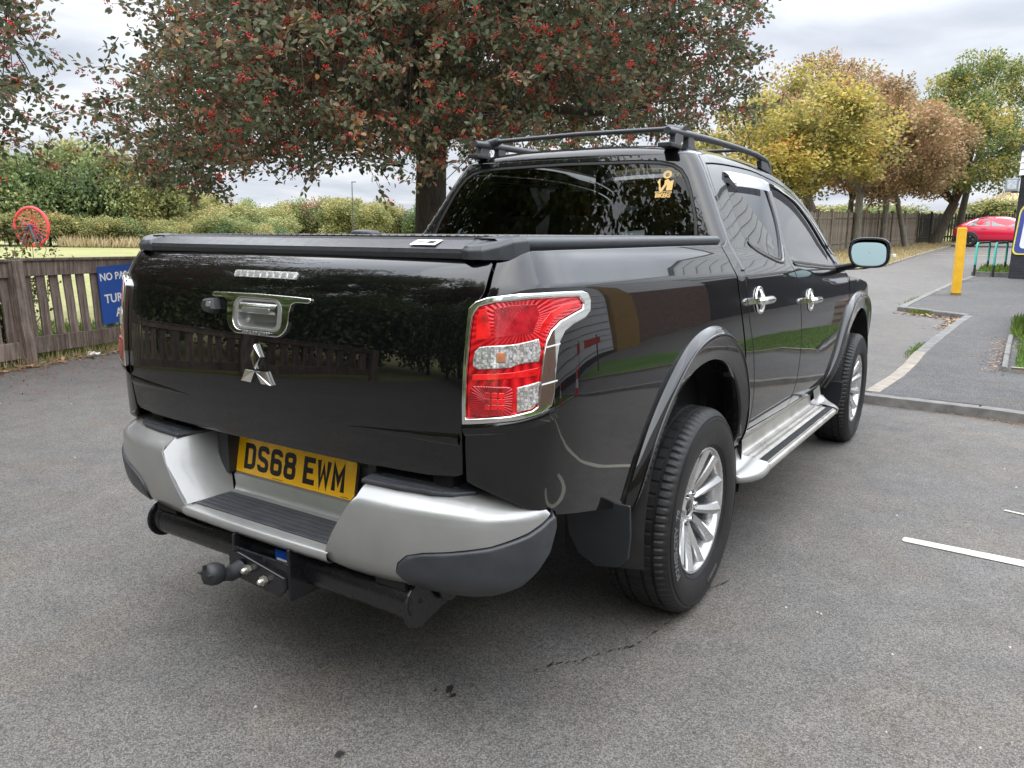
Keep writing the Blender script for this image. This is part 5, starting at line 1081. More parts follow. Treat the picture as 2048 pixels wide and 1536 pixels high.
# ---- wheel arch flares (lip, flat band, return into the arch)
def flare(uc,outer,inner,name,ur=None):
    for s in (1,-1):
        O=spline(outer,6); I=spline(inner,6); n=60
        def res(P):
            d=np.r_[0,np.cumsum(np.hypot(*np.diff(P,axis=0).T))]; t=np.linspace(0,d[-1],n); return np.stack([np.interp(t,d,P[:,0]),np.interp(t,d,P[:,1])],1)
        O=res(O);I=res(I); rows=[]
        for k in range(n):
            o,i=O[k],I[k]; row=[]
            d=(i-o)/np.hypot(*(i-o))
            for f,off in ((-.004,-.004),(0,.004),(.004,.010),(.013,.0185),(.022,.0255),(.027,.0280)):
                q=o+d*f; row.append(flank(q[0],q[1],off))
            for f,off in ((.18,.0268),(.40,.0230),(.65,.0178),(.93,.0120),(.985,.0100),(1.0,.005)):
                q=o+(i-o)*f; row.append(flank(q[0],q[1],off))
            q=i+d*.004; e=flank(q[0],q[1],.0); row.append(e-[.008,0,0]); row.append(e-[.055,0,0])
            rows.append(np.array(row)*[s,1,1])
        m=MB(); m.grid(rows,flip=(s>0)); m.build(name,M['flare'],TR)
rear_o=[(1.335,.555),(1.352,.62),(1.384,.690),(1.445,.775),(1.535,.862),(1.650,.942),(1.765,.995),(1.880,1.020),(1.985,1.024),(2.095,1.005),(2.190,.962),(2.270,.893),(2.335,.800),(2.375,.70),(2.400,.60),(2.415,.52)]
rear_i=[(1.437,.520),(1.452,.60),(1.483,.672),(1.530,.740),(1.610,.818),(1.690,.868),(1.780,.898),(1.880,.912),(1.965,.911),(2.06,.893),(2.150,.850),(2.225,.788),(2.285,.705),(2.320,.62),(2.340,.54),(2.345,.50)]
flare(UC,rear_o,rear_i,'rear_wheel_flare')
front_o=[(4.03,.50),(4.10,.60),(4.20,.71),(4.315,.833),(4.44,.935),(4.605,.997),(4.80,1.022),(5.0,1.020),(5.18,.985),(5.33,.91),(5.44,.80),(5.50,.68),(5.52,.56)]
front_i=[(4.33,.46),(4.365,.56),(4.425,.665),(4.51,.755),(4.62,.83),(4.74,.880),(4.86,.905),(4.97,.908),(5.09,.89),(5.22,.84),(5.32,.76),(5.385,.66),(5.41,.55)]
flare(UF,front_o,front_i,'front_wheel_flare')
# wheel wells
for s in (1,-1):
    for uc in (UC,UF):
        m=MB(); P=[]
        y0=uc-1.942
        for a in np.linspace(-14,194,40):
            P.append([(s*.865,y0+.485*math.cos(R(a)),ZA+.485*math.sin(R(a))),(s*.80,y0+.50*math.cos(R(a)),ZA+.50*math.sin(R(a))),(s*.60,y0+.505*math.cos(R(a)),ZA+.505*math.sin(R(a))),(s*.50,y0+.30*math.cos(R(a)),ZA+.30*math.sin(R(a))),(s*.50,y0,ZA)])
        m.grid(P,flip=s<0); m.build('wheel_well',M['well'],TR)
    # inner arch rib seen inside the rear arch
# mud flaps
for s in (1,-1):
    for y0,w,k in ((-.69,0,0),(2.996-.62,.05,1)):
        m=MB(); rows=[]
        zt,zb=(.585,.362) if k==0 else (.50,.30)
        x0,x1=(.690,.900) if k==0 else (.74,.900)
        A=[(x0,zt),(x1+.004,zt),(x1,zt-.10),(x1-.012,zb+.05),(x1-.05,zb+.012),(x0+.09,zb),(x0+.035,zb+.03),(x0+.008,zb+.09)]
        f0=lambda x,z,d=0:(s*x,y0+d+.22*(zt-z)*(1 if k==0 else .2)+.0,z)
        m.prism(A,lambda x,z:f0(x,z,0),lambda x,z:f0(x,z,.012)); m.build('mud_flap',M['flap'],TR,bevel=.004,weld=True)
# ---- cab
def off_curve(P,d):
    P=np.array(P,float);Q=[]
    for i in range(len(P)):
        t=P[min(i+1,len(P)-1)]-P[max(i-1,0)]; t/=np.hypot(*t)+1e-9; Q.append(P[i]+d*np.array([-t[1],t[0]]))
    return [tuple(q) for q in Q]
topc=[tuple(p) for p in spline([(2.535,1.632),(2.668,1.644),(2.873,1.654),(3.227,1.663),(3.47,1.656),(3.815,1.635),(4.091,1.584),(4.300,1.493),(4.40,1.377),(4.445,1.26),(4.45,1.18)],5)]
rearc=[(2.525,1.618),(2.502,1.57),(2.482,1.52),(2.455,1.415),(2.428,1.33),(2.398,1.26),(2.372,1.19),(2.365,1.12),(2.385,1.018),(2.44,.893),(2.482,.765),(2.500,.640),(2.505,.575),(2.525,.548)]
splitc=[(3.452,1.655),(3.395,1.55),(3.331,1.45),(3.24,1.35),(3.150,1.262),(3.135,1.21),(3.167,1.137),(3.205,1.03),(3.235,.90),(3.245,.78),(3.232,.66),(3.205,.59),(3.200,.530)]
frontc=[(4.45,1.175),(4.47,1.06),(4.478,.93),(4.46,.80),(4.40,.69),(4.31,.60),(4.24,.535)]
sp=[tuple(p) for p in spline(splitc,4)]
rc_=[tuple(p) for p in spline(rearc,4)]
it=int(np.argmin([abs(p[0]-3.452) for p in topc]))
g=.0028
rear_door=[(u+g,z) for u,z in rc_[::-1]]+[(u,z-g) for u,z in topc[:it]]+[(u-g,z) for u,z in sp]
front_door=[(u+g,z) for u,z in sp[::-1]]+[(u,z-g) for u,z in topc[it+1:]]+[(u-g,z) for u,z in [tuple(p) for p in spline(frontc,4)]]
opening=[(u-g,z) for u,z in rc_[::-1]]+[(u,z+g) for u,z in topc]+[(u+g,z) for u,z in [tuple(p) for p in spline(frontc,4)]]+[(3.2,.530-g),(2.53,.545-g)]
rg=spline([(2.715,1.606),(2.80,1.612),(3.05,1.620),(3.30,1.624),(3.405,1.622)],4).tolist()+spline([(3.385,1.56),(3.30,1.435),(3.18,1.33),(3.06,1.262),(3.01,1.243),(2.95,1.243),(2.87,1.254),(2.78,1.272),(2.68,1.296),(2.615,1.322),(2.592,1.358),(2.603,1.406),(2.645,1.50),(2.69,1.58)],4).tolist()
fg=spline([(3.52,1.616),(3.64,1.618),(3.80,1.605),(3.98,1.572),(4.12,1.52),(4.24,1.44),(4.32,1.34),(4.36,1.255),(4.365,1.205)],4).tolist()+spline([(4.30,1.190),(4.0,1.196),(3.70,1.208),(3.35,1.222),(3.20,1.232),(3.195,1.262),(3.27,1.35),(3.37,1.445),(3.45,1.54)],4).tolist()
ue=lambda z:.372+max(0,z-1.30)*.38+.06+UC
edge=[(u,z) for u,z in off_curve(topc,.040)]
edge=[(u,z) for u,z in edge if z>1.0]
cab_out=[(2.268,1.296),(2.31,1.306),(2.362,1.326),(2.398,1.352)]+[(ue(z)-.004,z) for z in (1.40,1.46,1.52,1.58,1.64,1.666)]+[(u,z) for u,z in edge if u>2.60]+[(4.50,1.12),(4.52,.9),(4.46,.72),(4.30,.58),(4.10,.475),(3.2,.475),(2.44,.475),(2.45,.56),(2.40,.70),(2.365,.80),(2.344,.90),(2.304,1.02),(2.274,1.138),(2.266,1.23)]
for s in (1,-1):
    panel('cab_side_frame',flank,cab_out,M['paint'],TR,holes=[opening],step=.028,depth=.02,side=s,rnd=.002)
    for nm,o_,gl,gm in (('rear_door',rear_door,rg,'glass_side'),('front_door',front_door,fg,'glass_front')):
        D=panel(nm,flank,o_,M['paint'],TR,holes=[gl],step=.026,depth=.022,side=s,rnd=.0035)
        gi=insetp(gl,-.002)
        panel('door_glass',flank,gi,M[gm],D,step=.05,depth=.001,off=-.010,side=s,rnd=.0005)
        fr=insetp(gl,.012)
        panel('window_seal',flank,insetp(gl,.0005),M['gasket'],D,holes=[fr],step=.02,depth=.012,off=-.0035,side=s,rnd=.002)
        # bright strip under the glass
        q=[p for p in gl if (p[1]<1.33 if nm=='rear_door' else p[1]<1.235)]
        q=sorted(q,key=lambda p:p[0]); m=MB(); rows=[]
        for (u,z) in q:
            rows.append([flank(u,z-.001,.0005)*[s,1,1],flank(u,z-.003,.0045)*[s,1,1],flank(u,z-.014,.0045)*[s,1,1],flank(u,z-.017,.0005)*[s,1,1]])
        m.grid(rows,flip=s>0); m.build('waist_strip',M['gasket'] if 0 else M['flare'],D)
        # wind deflector
        tp=gl[:17] if nm=='rear_door' else gl[:29]; m=MB(); rows=[]
        for i,(u,z) in enumerate(tp):
            t=i/(len(tp)-1); w=(.055 if nm=='rear_door' else .032)*min(1,4*t+.25)*min(1,4*(1-t)+.25)
            rows.append([flank(u,z+.010,.004)*[s,1,1],flank(u,z-w*.5,.020)*[s,1,1],flank(u,z-w,.018)*[s,1,1]])
        m.grid(rows,flip=s>0); m.build('wind_deflector',M['deflector'],D)
        # handle: dished chrome cup and bar
        uc,zc=(2.522,1.087) if nm=='rear_door' else (3.400,1.043)
        m=MB(); rows=[]
        for f,dp in ((1.0,.001),(.99,.0055),(.90,.007),(.80,.001),(.55,-.006),(.02,-.010)):
            rows.append([flank(uc+.060*f*math.cos(a),zc+.056*f*math.sin(a),dp+ .002)*[s,1,1] for a in np.linspace(0,2*math.pi,33)])
        m.grid(rows,flip=s>0); cup=m.build('handle_cup',M['chrome'],D)
        m=MB(); ctr=[];rad=[]
        for t in np.linspace(-1,1,15):
            ctr.append(flank(uc+.090*t,zc+.001,.034-.008*abs(t)**4)*[s,1,1]); rad.append(.0185*(1-.75*abs(t)**9)+.001)
        m.tube(ctr,rad,16,squash=.85); m.box(flank(uc+.075,zc,.014)*[s,1,1],(.03,.03,.022)); m.box(flank(uc-.075,zc,.014)*[s,1,1],(.03,.03,.022)); m.build('door_handle',M['chrome'],D)
# back wall of the cab with its glass
ztop=1.668
def send(z): 
    w=float(np.interp(z,[1.20,1.30,1.40,1.50,1.60,1.65,1.69],[.853,.785,.729,.676,.622,.591,.560])); return w-.06+math.pi/2*.06
side_pts=[(send(z)+.002,z) for z in (1.21,1.30,1.36,1.42,1.48,1.54,1.60,1.64,ztop)]
right=[(0,1.21)]+side_pts+[(0,ztop)]
cb_out=right+mir(right)[1:-1]
gq=[(0,1.30),(.655,1.30),(.662,1.334),(.648,1.398),(.625,1.46),(.602,1.515),(.576,1.565),(.545,1.603),(.505,1.627),(.45,1.640),(.36,1.646),(0,1.651)]
gq=gq+mir(gq)[1:-1]
BK=panel('cab_back_panel',CB,cb_out,M['paint'],TR,holes=[gq],step=.022,depth=.02,rnd=.002)
panel('rear_window',CB,insetp(gq,-.001),M['glass_dark'],TR,step=.05,depth=.002,off=-.006,rnd=.001)
panel('rear_window_seal',CB,insetp(gq,.0005),M['gasket'],BK,holes=[insetp(gq,.014)],step=.02,depth=.010,off=-.002,rnd=.003)
# sticker on the rear window
def on_cb(s0,z0,off): return lambda co: Vector(CB(np.array([s0+co.x]),np.array([z0+co.y]),off+co.z)[0])
S0=.484
def stick(poly,k):
    P=[(S0+x,1.553+z) for x,z in poly]
    return P
SK=panel('sticker',CB,[(S0+.018*math.cos(a)+.0+.003,1.583+.017*math.sin(a)) for a in np.linspace(0,2*math.pi,20)[:-1]],M['gold'],TR,holes=[[(S0+.003+.009*math.cos(a),1.581+.0085*math.sin(a)) for a in np.linspace(0,2*math.pi,12)[:-1]]],step=.02,depth=.0004,off=-.0048,rnd=.0002)
for k,P in enumerate([[(-.004,.012),(.010,.016),(.020,.008),(.034,.012),(.034,-.030),(.010,-.030),(.008,-.006),(-.002,-.010)],[(-.026,-.004),(-.034,.004),(-.030,.014),(-.024,.020),(-.022,.008),(-.018,-.012),(-.012,-.022),(-.002,-.004),(.006,-.010),(-.006,-.032),(-.014,-.036),(-.022,-.026)]]):
    panel('rider_figure',CB,[(S0+x,1.548+z) for x,z in P],M['gold'],SK,step=.02,depth=.0004,off=-.0048,rnd=.0002)
text_mesh('sticker_lettering','RESPECT FOR',.0125,M['gold'],SK,ext=.0002,sx=.95,bold=.0003,wrap=on_cb(S0,1.510,-.0048))
text_mesh('sticker_lettering','BIKERS',.021,M['gold'],SK,ext=.0002,sx=1.02,bold=.0008,wrap=on_cb(S0,1.4965,-.0048))
# roof
ye=[.52,.56,.62,.73,.93,1.29,1.53,1.80,1.87]; ze=[1.668,1.680,1.689,1.697,1.704,1.712,1.710,1.700,1.694]
rows=[]
yst=[.508,.512,.522,.54,.565,.60,.66,.75,.9,1.1,1.3,1.5,1.65,1.78,1.87]
for i,y in enumerate(yst):
    f=min(1,(y-.508)/.10); f=math.sqrt(max(0,1-(1-f)**2)); zc=1.668+.048*f+.017*(1-((y-1.2)/.75)**2)*min(1,f)
    zed=1.668+(float(np.interp(y,ye,ze))-1.668)*f
    u_edge=max(y,.592)+UC
    xe=float(flank(np.array([u_edge]),np.array([min(zed-.004,1.70)]))[0][0])
    row=[]
    for a in np.linspace(-1,1,41):
        yy=y
        if i<6: 
            cx=CB(np.array([a*send(ztop)]),np.array([ztop]))[0]; yy=cx[1]+(y-.508); x=cx[0] if i==0 else a*xe; x=cx[0]*(1-i/5)+a*xe*(i/5)
        else: x=a*xe
        b_=abs(a); prof=(1-b_**3.2)**.8
        row.append((x,yy,zed+(zc-zed)*prof if i else ztop))
    rows.append(row)
m=MB(); m.grid(rows,flip=False); m.build('roof',M['paint'],TR)
# windscreen and its frame
Ac=[(3.78,1.680),(3.98,1.655),(4.16,1.605),(4.33,1.525),(4.45,1.40),(4.50,1.27),(4.51,1.15)]
rows=[]
for i,t in enumerate(np.linspace(0,1,12)):
    k=t*(len(Ac)-1); j=min(int(k),len(Ac)-2); fr=k-j; u=Ac[j][0]*(1-fr)+Ac[j+1][0]*fr; z=Ac[j][1]*(1-fr)+Ac[j+1][1]*fr
    e=flank(u,z,-.006); row=[]
    for a in np.linspace(-1,1,25): row.append((a*e[0],e[1]+.24*(1-a*a)*min(1,t*1.6),z+.015*(1-a*a)))
    rows.append(row)
m=MB(); m.grid(rows,flip=False); m.build('windscreen',M['glass_front'],TR)
# bonnet, wings, nose

wing=[(4.528,1.13),(4.53,.93),(4.50,.80),(4.42,.70)]+[(UF+.52*math.cos(R(a)),ZA+.52*math.sin(R(a))) for a in range(150,10,-7)]+[(5.52,.62),(5.54,.95),(5.45,1.02),(5.2,1.075),(4.9,1.105)]
for s in (1,-1): panel('front_wing',flank,wing,M['paint'],TR,step=.03,depth=.02,side=s)
rows=[]
for y,zc,hw in ((2.50,1.165,.84),(2.62,1.175,.845),(2.75,1.17,.845),(3.0,1.155,.84),(3.3,1.12,.82),(3.55,1.07,.77),(3.70,1.00,.70),(3.76,.92,.68)):
    rows.append([(a*hw,y+(.0 if y<3.5 else .06*(1-a*a)),zc-.055*abs(a)**3-.012*(abs(a)>.97)) for a in np.linspace(-1,1,25)])
m=MB(); m.grid(rows); m.build('bonnet',M['paint'],TR)
m=MB(); m.box((0,3.66,.66),(1.50,.26,.42)); m.box((0,3.60,.92),(1.46,.24,.16)); m.build('front_bumper',M['paint'],TR,bevel=.05,seg=4)
m=MB()
for k in range(5): m.box((0,3.80,.70+k*.05),(.9,.03,.018))
m.build('grille',M['chrome'],TR)
for s in (1,-1):
    m=MB(); m.box((s*.63,3.66,.93),(.24,.16,.12)); m.build('headlight',M['lens_clear'],TR,bevel=.02)
# sill under the doors
for s in (1,-1):
    m=MB(); rows=[]
    for u in np.linspace(2.44,4.12,14): rows.append([flank(u,.48,.0)*[s,1,1],flank(u,.455,-.03)*[s,1,1],flank(u,.43,-.10)*[s,1,1]])
    m.grid(rows,flip=s>0); m.build('sill',M['paint'],TR)
# ---- side steps
for s in (1,-1):
    y0,y1=.52,1.86
    prof=[(.822,.520),(.826,.495),(.829,.468),(.834,.448),(.846,.4415),(.955,.4325),(.968,.428),(.973,.418),(.968,.404),(.950,.394),(.86,.40),(.80,.42)]
    m=MB(); rows=[]
    for y in np.linspace(y0,y1,6): rows.append([(s*x,y,z) for x,z in prof])
    m.grid(rows,flip=s<0,smooth=True); ST=m.build('side_step',M['alu'],TR)
    m=MB()
    for x in (.868,.894): m.box((s*x,(y0+y1)/2,.4425+(.894-x)*.07),(.007,y1-y0-.03,.005))
    for x in (.957,): m.box((s*x,(y0+y1)/2,.4345),(.008,y1-y0-.02,.004))
    m.build('tread_ridge',M['alu'],ST)
    m=MB(); m.box((s*.934,(y0+y1)/2,.4365),(.030,y1-y0-.03,.006)); 
    for x in (.926,.934,.942): m.box((s*x,(y0+y1)/2,.4405),(.003,y1-y0-.03,.003))
    m.build('grip_strip',M['trim'],ST)
    for e,(ya,yb,d) in enumerate(((y0+.004,y0-.165,-1),(y1-.004,y1+.13,1))):
        rows=[]
        for t in np.linspace(0,1,9):
            y=ya+(yb-ya)*t; k=math.sqrt(max(0,1-t**2.4)); cz=.425+.01*t
            sec=[(.842,.500 if d<0 else .52),(.85,.475),(.862,.452),(.90,.449),(.958,.441),(.976,.428),(.972,.404),(.945,.389),(.86,.393),(.80,.42)]
            sh=.06*t if d<0 else 0
            rows.append([(s*(.845+(x-.845)*(1-.55*t**3)-0*sh),y,cz+(z-cz)*(1-(.45 if d<0 else .2)*t**2.2)-(.03*t if d<0 else -.03*t*t*(x<.93))) for x,z in sec])
        rows.append([(s*.87,yb+d*.004,.42)]*len(sec))
        m=MB(); m.grid(rows,flip=(s<0)^(d<0)); m.build('step_end_cap',M['silver'],ST)
    m=MB()
    for y in (.75,1.25,1.7): m.box((s*.74,y,.42),(.24,.06,.03))
    m.build('step_bracket',M['dark'],ST)
# ---- rear bumper
_BP=spline([(0,-1.264),(.15,-1.263),(.30,-1.260),(.42,-1.253),(.55,-1.237),(.67,-1.207),(.755,-1.168),(.812,-1.122),(.843,-1.075),(.856,-1.025),(.860,-.97)],10)
_BU=np.r_[0,np.cumsum(np.hypot(*np.diff(_BP,axis=0).T))]; _BT=np.gradient(_BP,_BU,axis=0)
_BD=spline([(.42,.090),(.445,.050),(.47,.025),(.50,.010),(.55,.001),(.60,-.002),(.640,-.001),(.650,0),(.657,.005),(.672,.024),(.684,.042),(.691,.056),(.70,.08)],6)
def bumpS(s,z,off=0.0):
    s=np.asarray(s,float);z=np.asarray(z,float)
    x=np.interp(s,_BU,_BP[:,0]);y=np.interp(s,_BU,_BP[:,1]);tx=np.interp(s,_BU,_BT[:,0]);ty=np.interp(s,_BU,_BT[:,1]);l=np.hypot(tx,ty)
    d=np.interp(z,_BD[:,0],_BD[:,1]); return np.stack([x-ty/l*(d-off),y+tx/l*(d-off),z+0*x],-1)
sil=[(.407,.668)]+[(s_,.668) for s_ in (.55,.7,.85,.90)]+[(.935,.668),(.940,.655),(.91,.640),(.87,.622),(.78,.592),(.68,.572),(.61,.560),(.565,.545),(.538,.520),(.528,.492),(.540,.462),(.565,.446),(.50,.441),(.42,.443),(.35,.453),(.305,.470),(.292,.486),(.303,.505),(.335,.56),(.375,.62)]
capo=[(.952,.668),(.940,.652),(.91,.636),(.87,.618),(.78,.589),(.68,.569),(.61,.557),(.567,.543),(.541,.519),(.531,.492),(.542,.468),(.575,.448),(.65,.436),(.74,.436),(.80,.450),(.86,.478),(.90,.515),(.935,.560),(.955,.62)]
LIP=MB(); rows=[]
for x in np.linspace(-.31,.31,13):
    y=-1.262+.006*(x/.31)**2; rows.append([(x,y+.035,.5005),(x,y+.008,.499),(x,y,.493),(x,y+.002,.478),(x,y+.012,.466),(x,y+.05,.458)])
BM=MB(); BM.grid(rows)
# tray between the corners, and the low wall behind it
BM.grid([[(x*1.0,-1.235,.4995) for x in np.linspace(-.30,.30,9)],[(x,-1.108,.520) for x in np.linspace(-.262,.262,9)],[(x,-1.100,.524) for x in np.linspace(-.262,.262,9)],[(x,-1.094,.536) for x in np.linspace(-.264,.264,9)],[(x,-1.090,.566) for x in np.linspace(-.275,.275,9)],[(x,-1.082,.572) for x in np.linspace(-.275,.275,9)],[(x,-1.04,.572) for x in np.linspace(-.275,.275,9)]],flip=True)
BUMP=BM.build('rear_bumper',M['silver'],TR)
for s in (1,-1):
    panel('corner_moulding',bumpS,sil,M['silver'],BUMP,step=.018,depth=.02,side=s,rnd=.0008)
    panel('corner_cap',bumpS,capo,M['pad'],BUMP,step=.018,depth=.03,off=.008,side=s,rnd=.008)
    # top flange
    m=MB(); rows=[]
    for q in np.linspace(.407,.940,40):
        a=bumpS(q,.690,.0)*[s,1,1]; t=(q-.407)/.533
        bx_=.352+(.815-.352)*t
        a2=bumpS(q,.6910,0)*[s,1,1]; rl=[bumpS(q,z_,0)*[s,1,1] for z_ in (.6660,.672,.678,.684)]
        by_=-1.07+.05*t**3
        bb=(s*bx_,by_,.6955)
        rows.append(rl+[a2,tuple(np.array(a2)*.6+np.array(bb)*.4+[0,0,.0015]),bb])
    m.grid(rows,flip=s<0); m.build('top_flange',M['silver'],BUMP)
    # inner wall of the recess
    m=MB(); rows=[]
    e=[(.372,.62),(.335,.56),(.303,.505),(.292,.486)]
    prof=[(.407,.6895),(.396,.655),(.372,.615),(.335,.557),(.303,.503)]
    back=[(.352,-1.06,.6955),(.338,-1.07,.65),(.318,-1.08,.60),(.285,-1.09,.555),(.262,-1.105,.5205)]
    for (q,z),bk in zip(prof,back):
        a=bumpS(q,z,-.002); row=[]
        for t in np.linspace(0,1,7):
            p=np.array(a)*(1-t)+np.array(bk)*t; p[0]-= .004*math.sin(math.pi*t); row.append(p*[s,1,1])
        rows.append(row)
    m.grid(rows,flip=s<0); m.build('recess_wall',M['silver'],BUMP)
    # tread pad on the corner
    A=[(.390,-1.205),(.50,-1.197),(.60,-1.180),(.650,-1.160),(.69,-1.120),(.70,-1.085),(.68,-1.066),(.36,-1.066)]
    m=MB(); m.prism([(x,y) for x,y in A] if s>0 else [(-x,y) for x,y in A[::-1]],lambda x,y:(x,y,.690),lambda x,y:(x,y,.7035 if y>-1.15 else .7015)); PD=m.build('corner_step_pad',M['pad'],BUMP,bevel=.004,weld=True)
    m=MB()
    for y,xa,xb in ((-1.172,.42,.625),(-1.135,.41,.645)): m.box((s*(xa+xb)/2,y,.7035),(xb-xa,.006,.004),M=Matrix.Rotation(s*.06,4,'Z'))
    m.build('pad_rib',M['rail'],PD)
A=[(-.292,-1.222),(.292,-1.222),(.250,-1.122),(-.250,-1.122)]
zt=lambda y:.4995+(y+1.235)/(.127)*.0205
m=MB(); m.prism(A,lambda x,y:(x,y,zt(y)+.0005),lambda x,y:(x,y,zt(y)+.005)); PD=m.build('centre_step_pad',M['pad'],BUMP,bevel=.002,weld=True)
m=MB()
for k,y in enumerate((-1.206,-1.190,-1.172,-1.154,-1.138)):
    w=.275-.30*(y+1.206)*1.3; m.box((0,y,zt(y)+.0055),(2*w,.004,.003))
m.build('pad_rib',M['rail'],PD)
# recess back, plate holder
m=MB(); m.box((0,-1.035,.645),(.66,.02,.17)); m.box((-.31,-1.07,.64),(.05,.06,.14)); m.box((.315,-1.06,.64),(.03,.05,.14)); m.box((0,-1.015,.735),(.72,.06,.02))
m.build('plate_recess',M['trim'],BUMP)
PX,PY,PZ,SL=-.030,-1.062,.6255,.183
PM=Matrix.Translation((PX,PY,PZ))@Matrix.Rotation(R(90)-SL,4,'X')
m=MB(); m.prism(rrect(-.268,-.066,.268,.064,.01),lambda x,y:(x,y,-.012),lambda x,y:(x,y,-.0005)); o=m.build('plate_holder',M['trim'],BUMP); o.data.transform(PM)
m=MB(); m.prism(rrect(-.26,-.0555,.26,.0555,.008),lambda x,y:(x,y,0),lambda x,y:(x,y,.003)); PL=m.build('number_plate',M['plate'],BUMP,bevel=.001); PL.data.transform(PM)
def ribbon(mb,path,w,z,closed=False):
    P=[np.array(p,float) for p in path]; n=len(P); L=[];Rr=[]
    for i in range(n):
        a=P[i-1] if (i>0 or closed) else None; b_=P[(i+1)%n] if (i<n-1 or closed) else None
        d1=(P[i]-a)/np.hypot(*(P[i]-a)) if a is not None else None; d2=(b_-P[i])/np.hypot(*(b_-P[i])) if b_ is not None else None
        d1=d2 if d1 is None else d1; d2=d1 if d2 is None else d2
        n1_=np.array([-d1[1],d1[0]]);n2_=np.array([-d2[1],d2[0]]); mm=n1_+n2_; mm/=np.hypot(*mm); k=1/max(.45,mm@n1_)
        L.append(P[i]+mm*w/2*k);Rr.append(P[i]-mm*w/2*k)
    V=[(*p,z) for p in L]+[(*p,z) for p in Rr]; F=[(n+i,n+(i+1)%n,(i+1)%n,i) for i in range(n if closed else n-1)]
    mb.add(V,F)
def rr_(x,y,c=9): return [(x-c,y),(x,y-c)]
GL={'D':[([(-18,32.5),(7,32.5),(14,29),(18,22),(18,-22),(14,-29),(7,-32.5),(-18,-32.5)],True)],
'S':[([(18,19),(18,24),(15,30),(8,32.5),(-8,32.5),(-15,30),(-18,24),(-18,12),(-15,5),(-8,1),(8,-3),(15,-7),(18,-13),(18,-24),(15,-30),(8,-32.5),(-8,-32.5),(-15,-30),(-18,-24),(-18,-19)],False)],
'6':[([(18,20),(18,24),(15,30),(8,32.5),(-8,32.5),(-15,30),(-18,24),(-18,-24),(-15,-30),(-8,-32.5),(8,-32.5),(15,-30),(18,-24),(18,-6),(15,1),(8,4),(-8,4),(-12,2.5)],False)],
'8':[([(-8,32.5),(8,32.5),(15,30),(17,24),(17,12),(14,6),(8,3),(-8,3),(-14,6),(-17,12),(-17,24),(-15,30)],True),([(-8,1.5),(8,1.5),(15,-2),(18,-9),(18,-24),(15,-30),(8,-32.5),(-8,-32.5),(-15,-30),(-18,-24),(-18,-9),(-15,-2)],True)],
'E':[([(24,32.5),(-16,32.5),(-16,-32.5),(25,-32.5)],False),([(-16,1),(17,1)],False)],
'W':[([(-21,39.5),(-13,-31),(0,20),(13,-31),(21,39.5)],False)],'M':[([(-18,-39.5),(-18,30),(0,-12),(18,30),(18,-39.5)],False)]}
x=-.219
for ch in 'DS68 EWM':
    if ch==' ': x+=.022; continue
    mb=MB()
    for k,(pth,cl) in enumerate(GL[ch]): ribbon(mb,[((px_)/1000+x+.025,py_/1000) for px_,py_ in pth],.0163,.0034+.0002*k,cl)
    o=mb.build('plate_character',M['ink'],PL); o.data.transform(PM); x+=.061
for t,sz,px_,py_ in (('a b c motor plates',.0042,-.06,-.0505),('BS AU 145d',.004,.222,-.0505)):
    pass
m=MB(); m.box((-.06,-.0505,.0034),(.05,.0016,.0004)); m.box((.225,-.0505,.0034),(.03,.0016,.0004)); o=m.build('plate_small_print',M['ink'],PL); o.data.transform(PM)
# ---- tow bar
m=MB(); m.tube([(-.522,-1.165,.388),(.538,-1.165,.392)],.0475,40); TB=m.build('tow_bar',M['steel'],TR)
m=MB()
for x,w in ((-.522,.012),(-.10,.006),(.165,.006),(.538,.008)): m.tube([(x-w,-1.165,.390),(x+w,-1.165,.390)],.0488,40)
m.build('tube_collar',M['steel'],TB)
def plateYZ(poly,x,t,name,mat='steel',bev=.003):
    m=MB(); m.prism(poly,lambda y,z:(x-t/2,y,z),lambda y,z:(x+t/2,y,z)); return m.build(name,M[mat],TB,bevel=bev,weld=True)
for s in (1,-1):
    pl=arc((-1.165,.388),.062,110,290,12)+[(-1.02,.362),(-.94,.455),(-.96,.50),(-1.06,.47)]
    plateYZ(pl,s*.548,.010,'end_bracket')
    pl=arc((-1.055,.418),.056,120,300,12)+[(-.90,.405),(-.86,.47),(-.92,.52)]
    plateYZ(pl,s*.566,.010,'side_arm')
    m=MB(); m.cyl((s*.570,-1.055,.418),(s*.584,-1.055,.418),.014,6,False); m.cyl((s*.570,-1.055,.418),(s*.575,-1.055,.418),.022,20); m.build('bracket_bolt',M['steel'],TB)
    m=MB(); m.cyl((s*.5525,-1.168,.398),(s*.5545,-1.168,.398),.007,12); m.tube([(s*.5535,-1.205,.375+.0),(s*.5535,-1.212,.395),(s*.5535,-1.203,.418)],.004,6); m.build('bracket_slot',M['dark'],TB)
# centre bracket and ball
m=MB(); m.box((.055,-1.262,.400),(.235,.012,.070)); m.box((-.060,-1.215,.420),(.010,.10,.10)); m.box((.170,-1.205,.400),(.010,.12,.15)); m.box((.055,-1.215,.366),(.235,.10,.010)); m.build('centre_bracket',M['steel'],TB,bevel=.004)
m=MB(); m.prism([(-.060,.355),(.150,.340),(.172,.36),(.172,.40),(-.020,.43),(-.060,.42)],lambda x,z:(x,-1.282,z),lambda x,z:(x,-1.268,z)); m.build('ball_flange',M['steel'],TB,bevel=.004)
m=MB(); m.tube([(0,-1.285,.392),(0,-1.32,.385),(0,-1.345,.392),(-.0,-1.352,.405)],[.022,.022,.019,.016],16); m.lathe([(.0,.030),(.016,.028),(.026,.020),(.031,.006),(.031,-.008),(.026,-.022),(.014,-.028)],24,Matrix.Translation((-.004,-1.372,.402))@Matrix.Rotation(R(75),4,'X')); m.build('tow_ball_cap',M['trim'],TB)
m=MB()
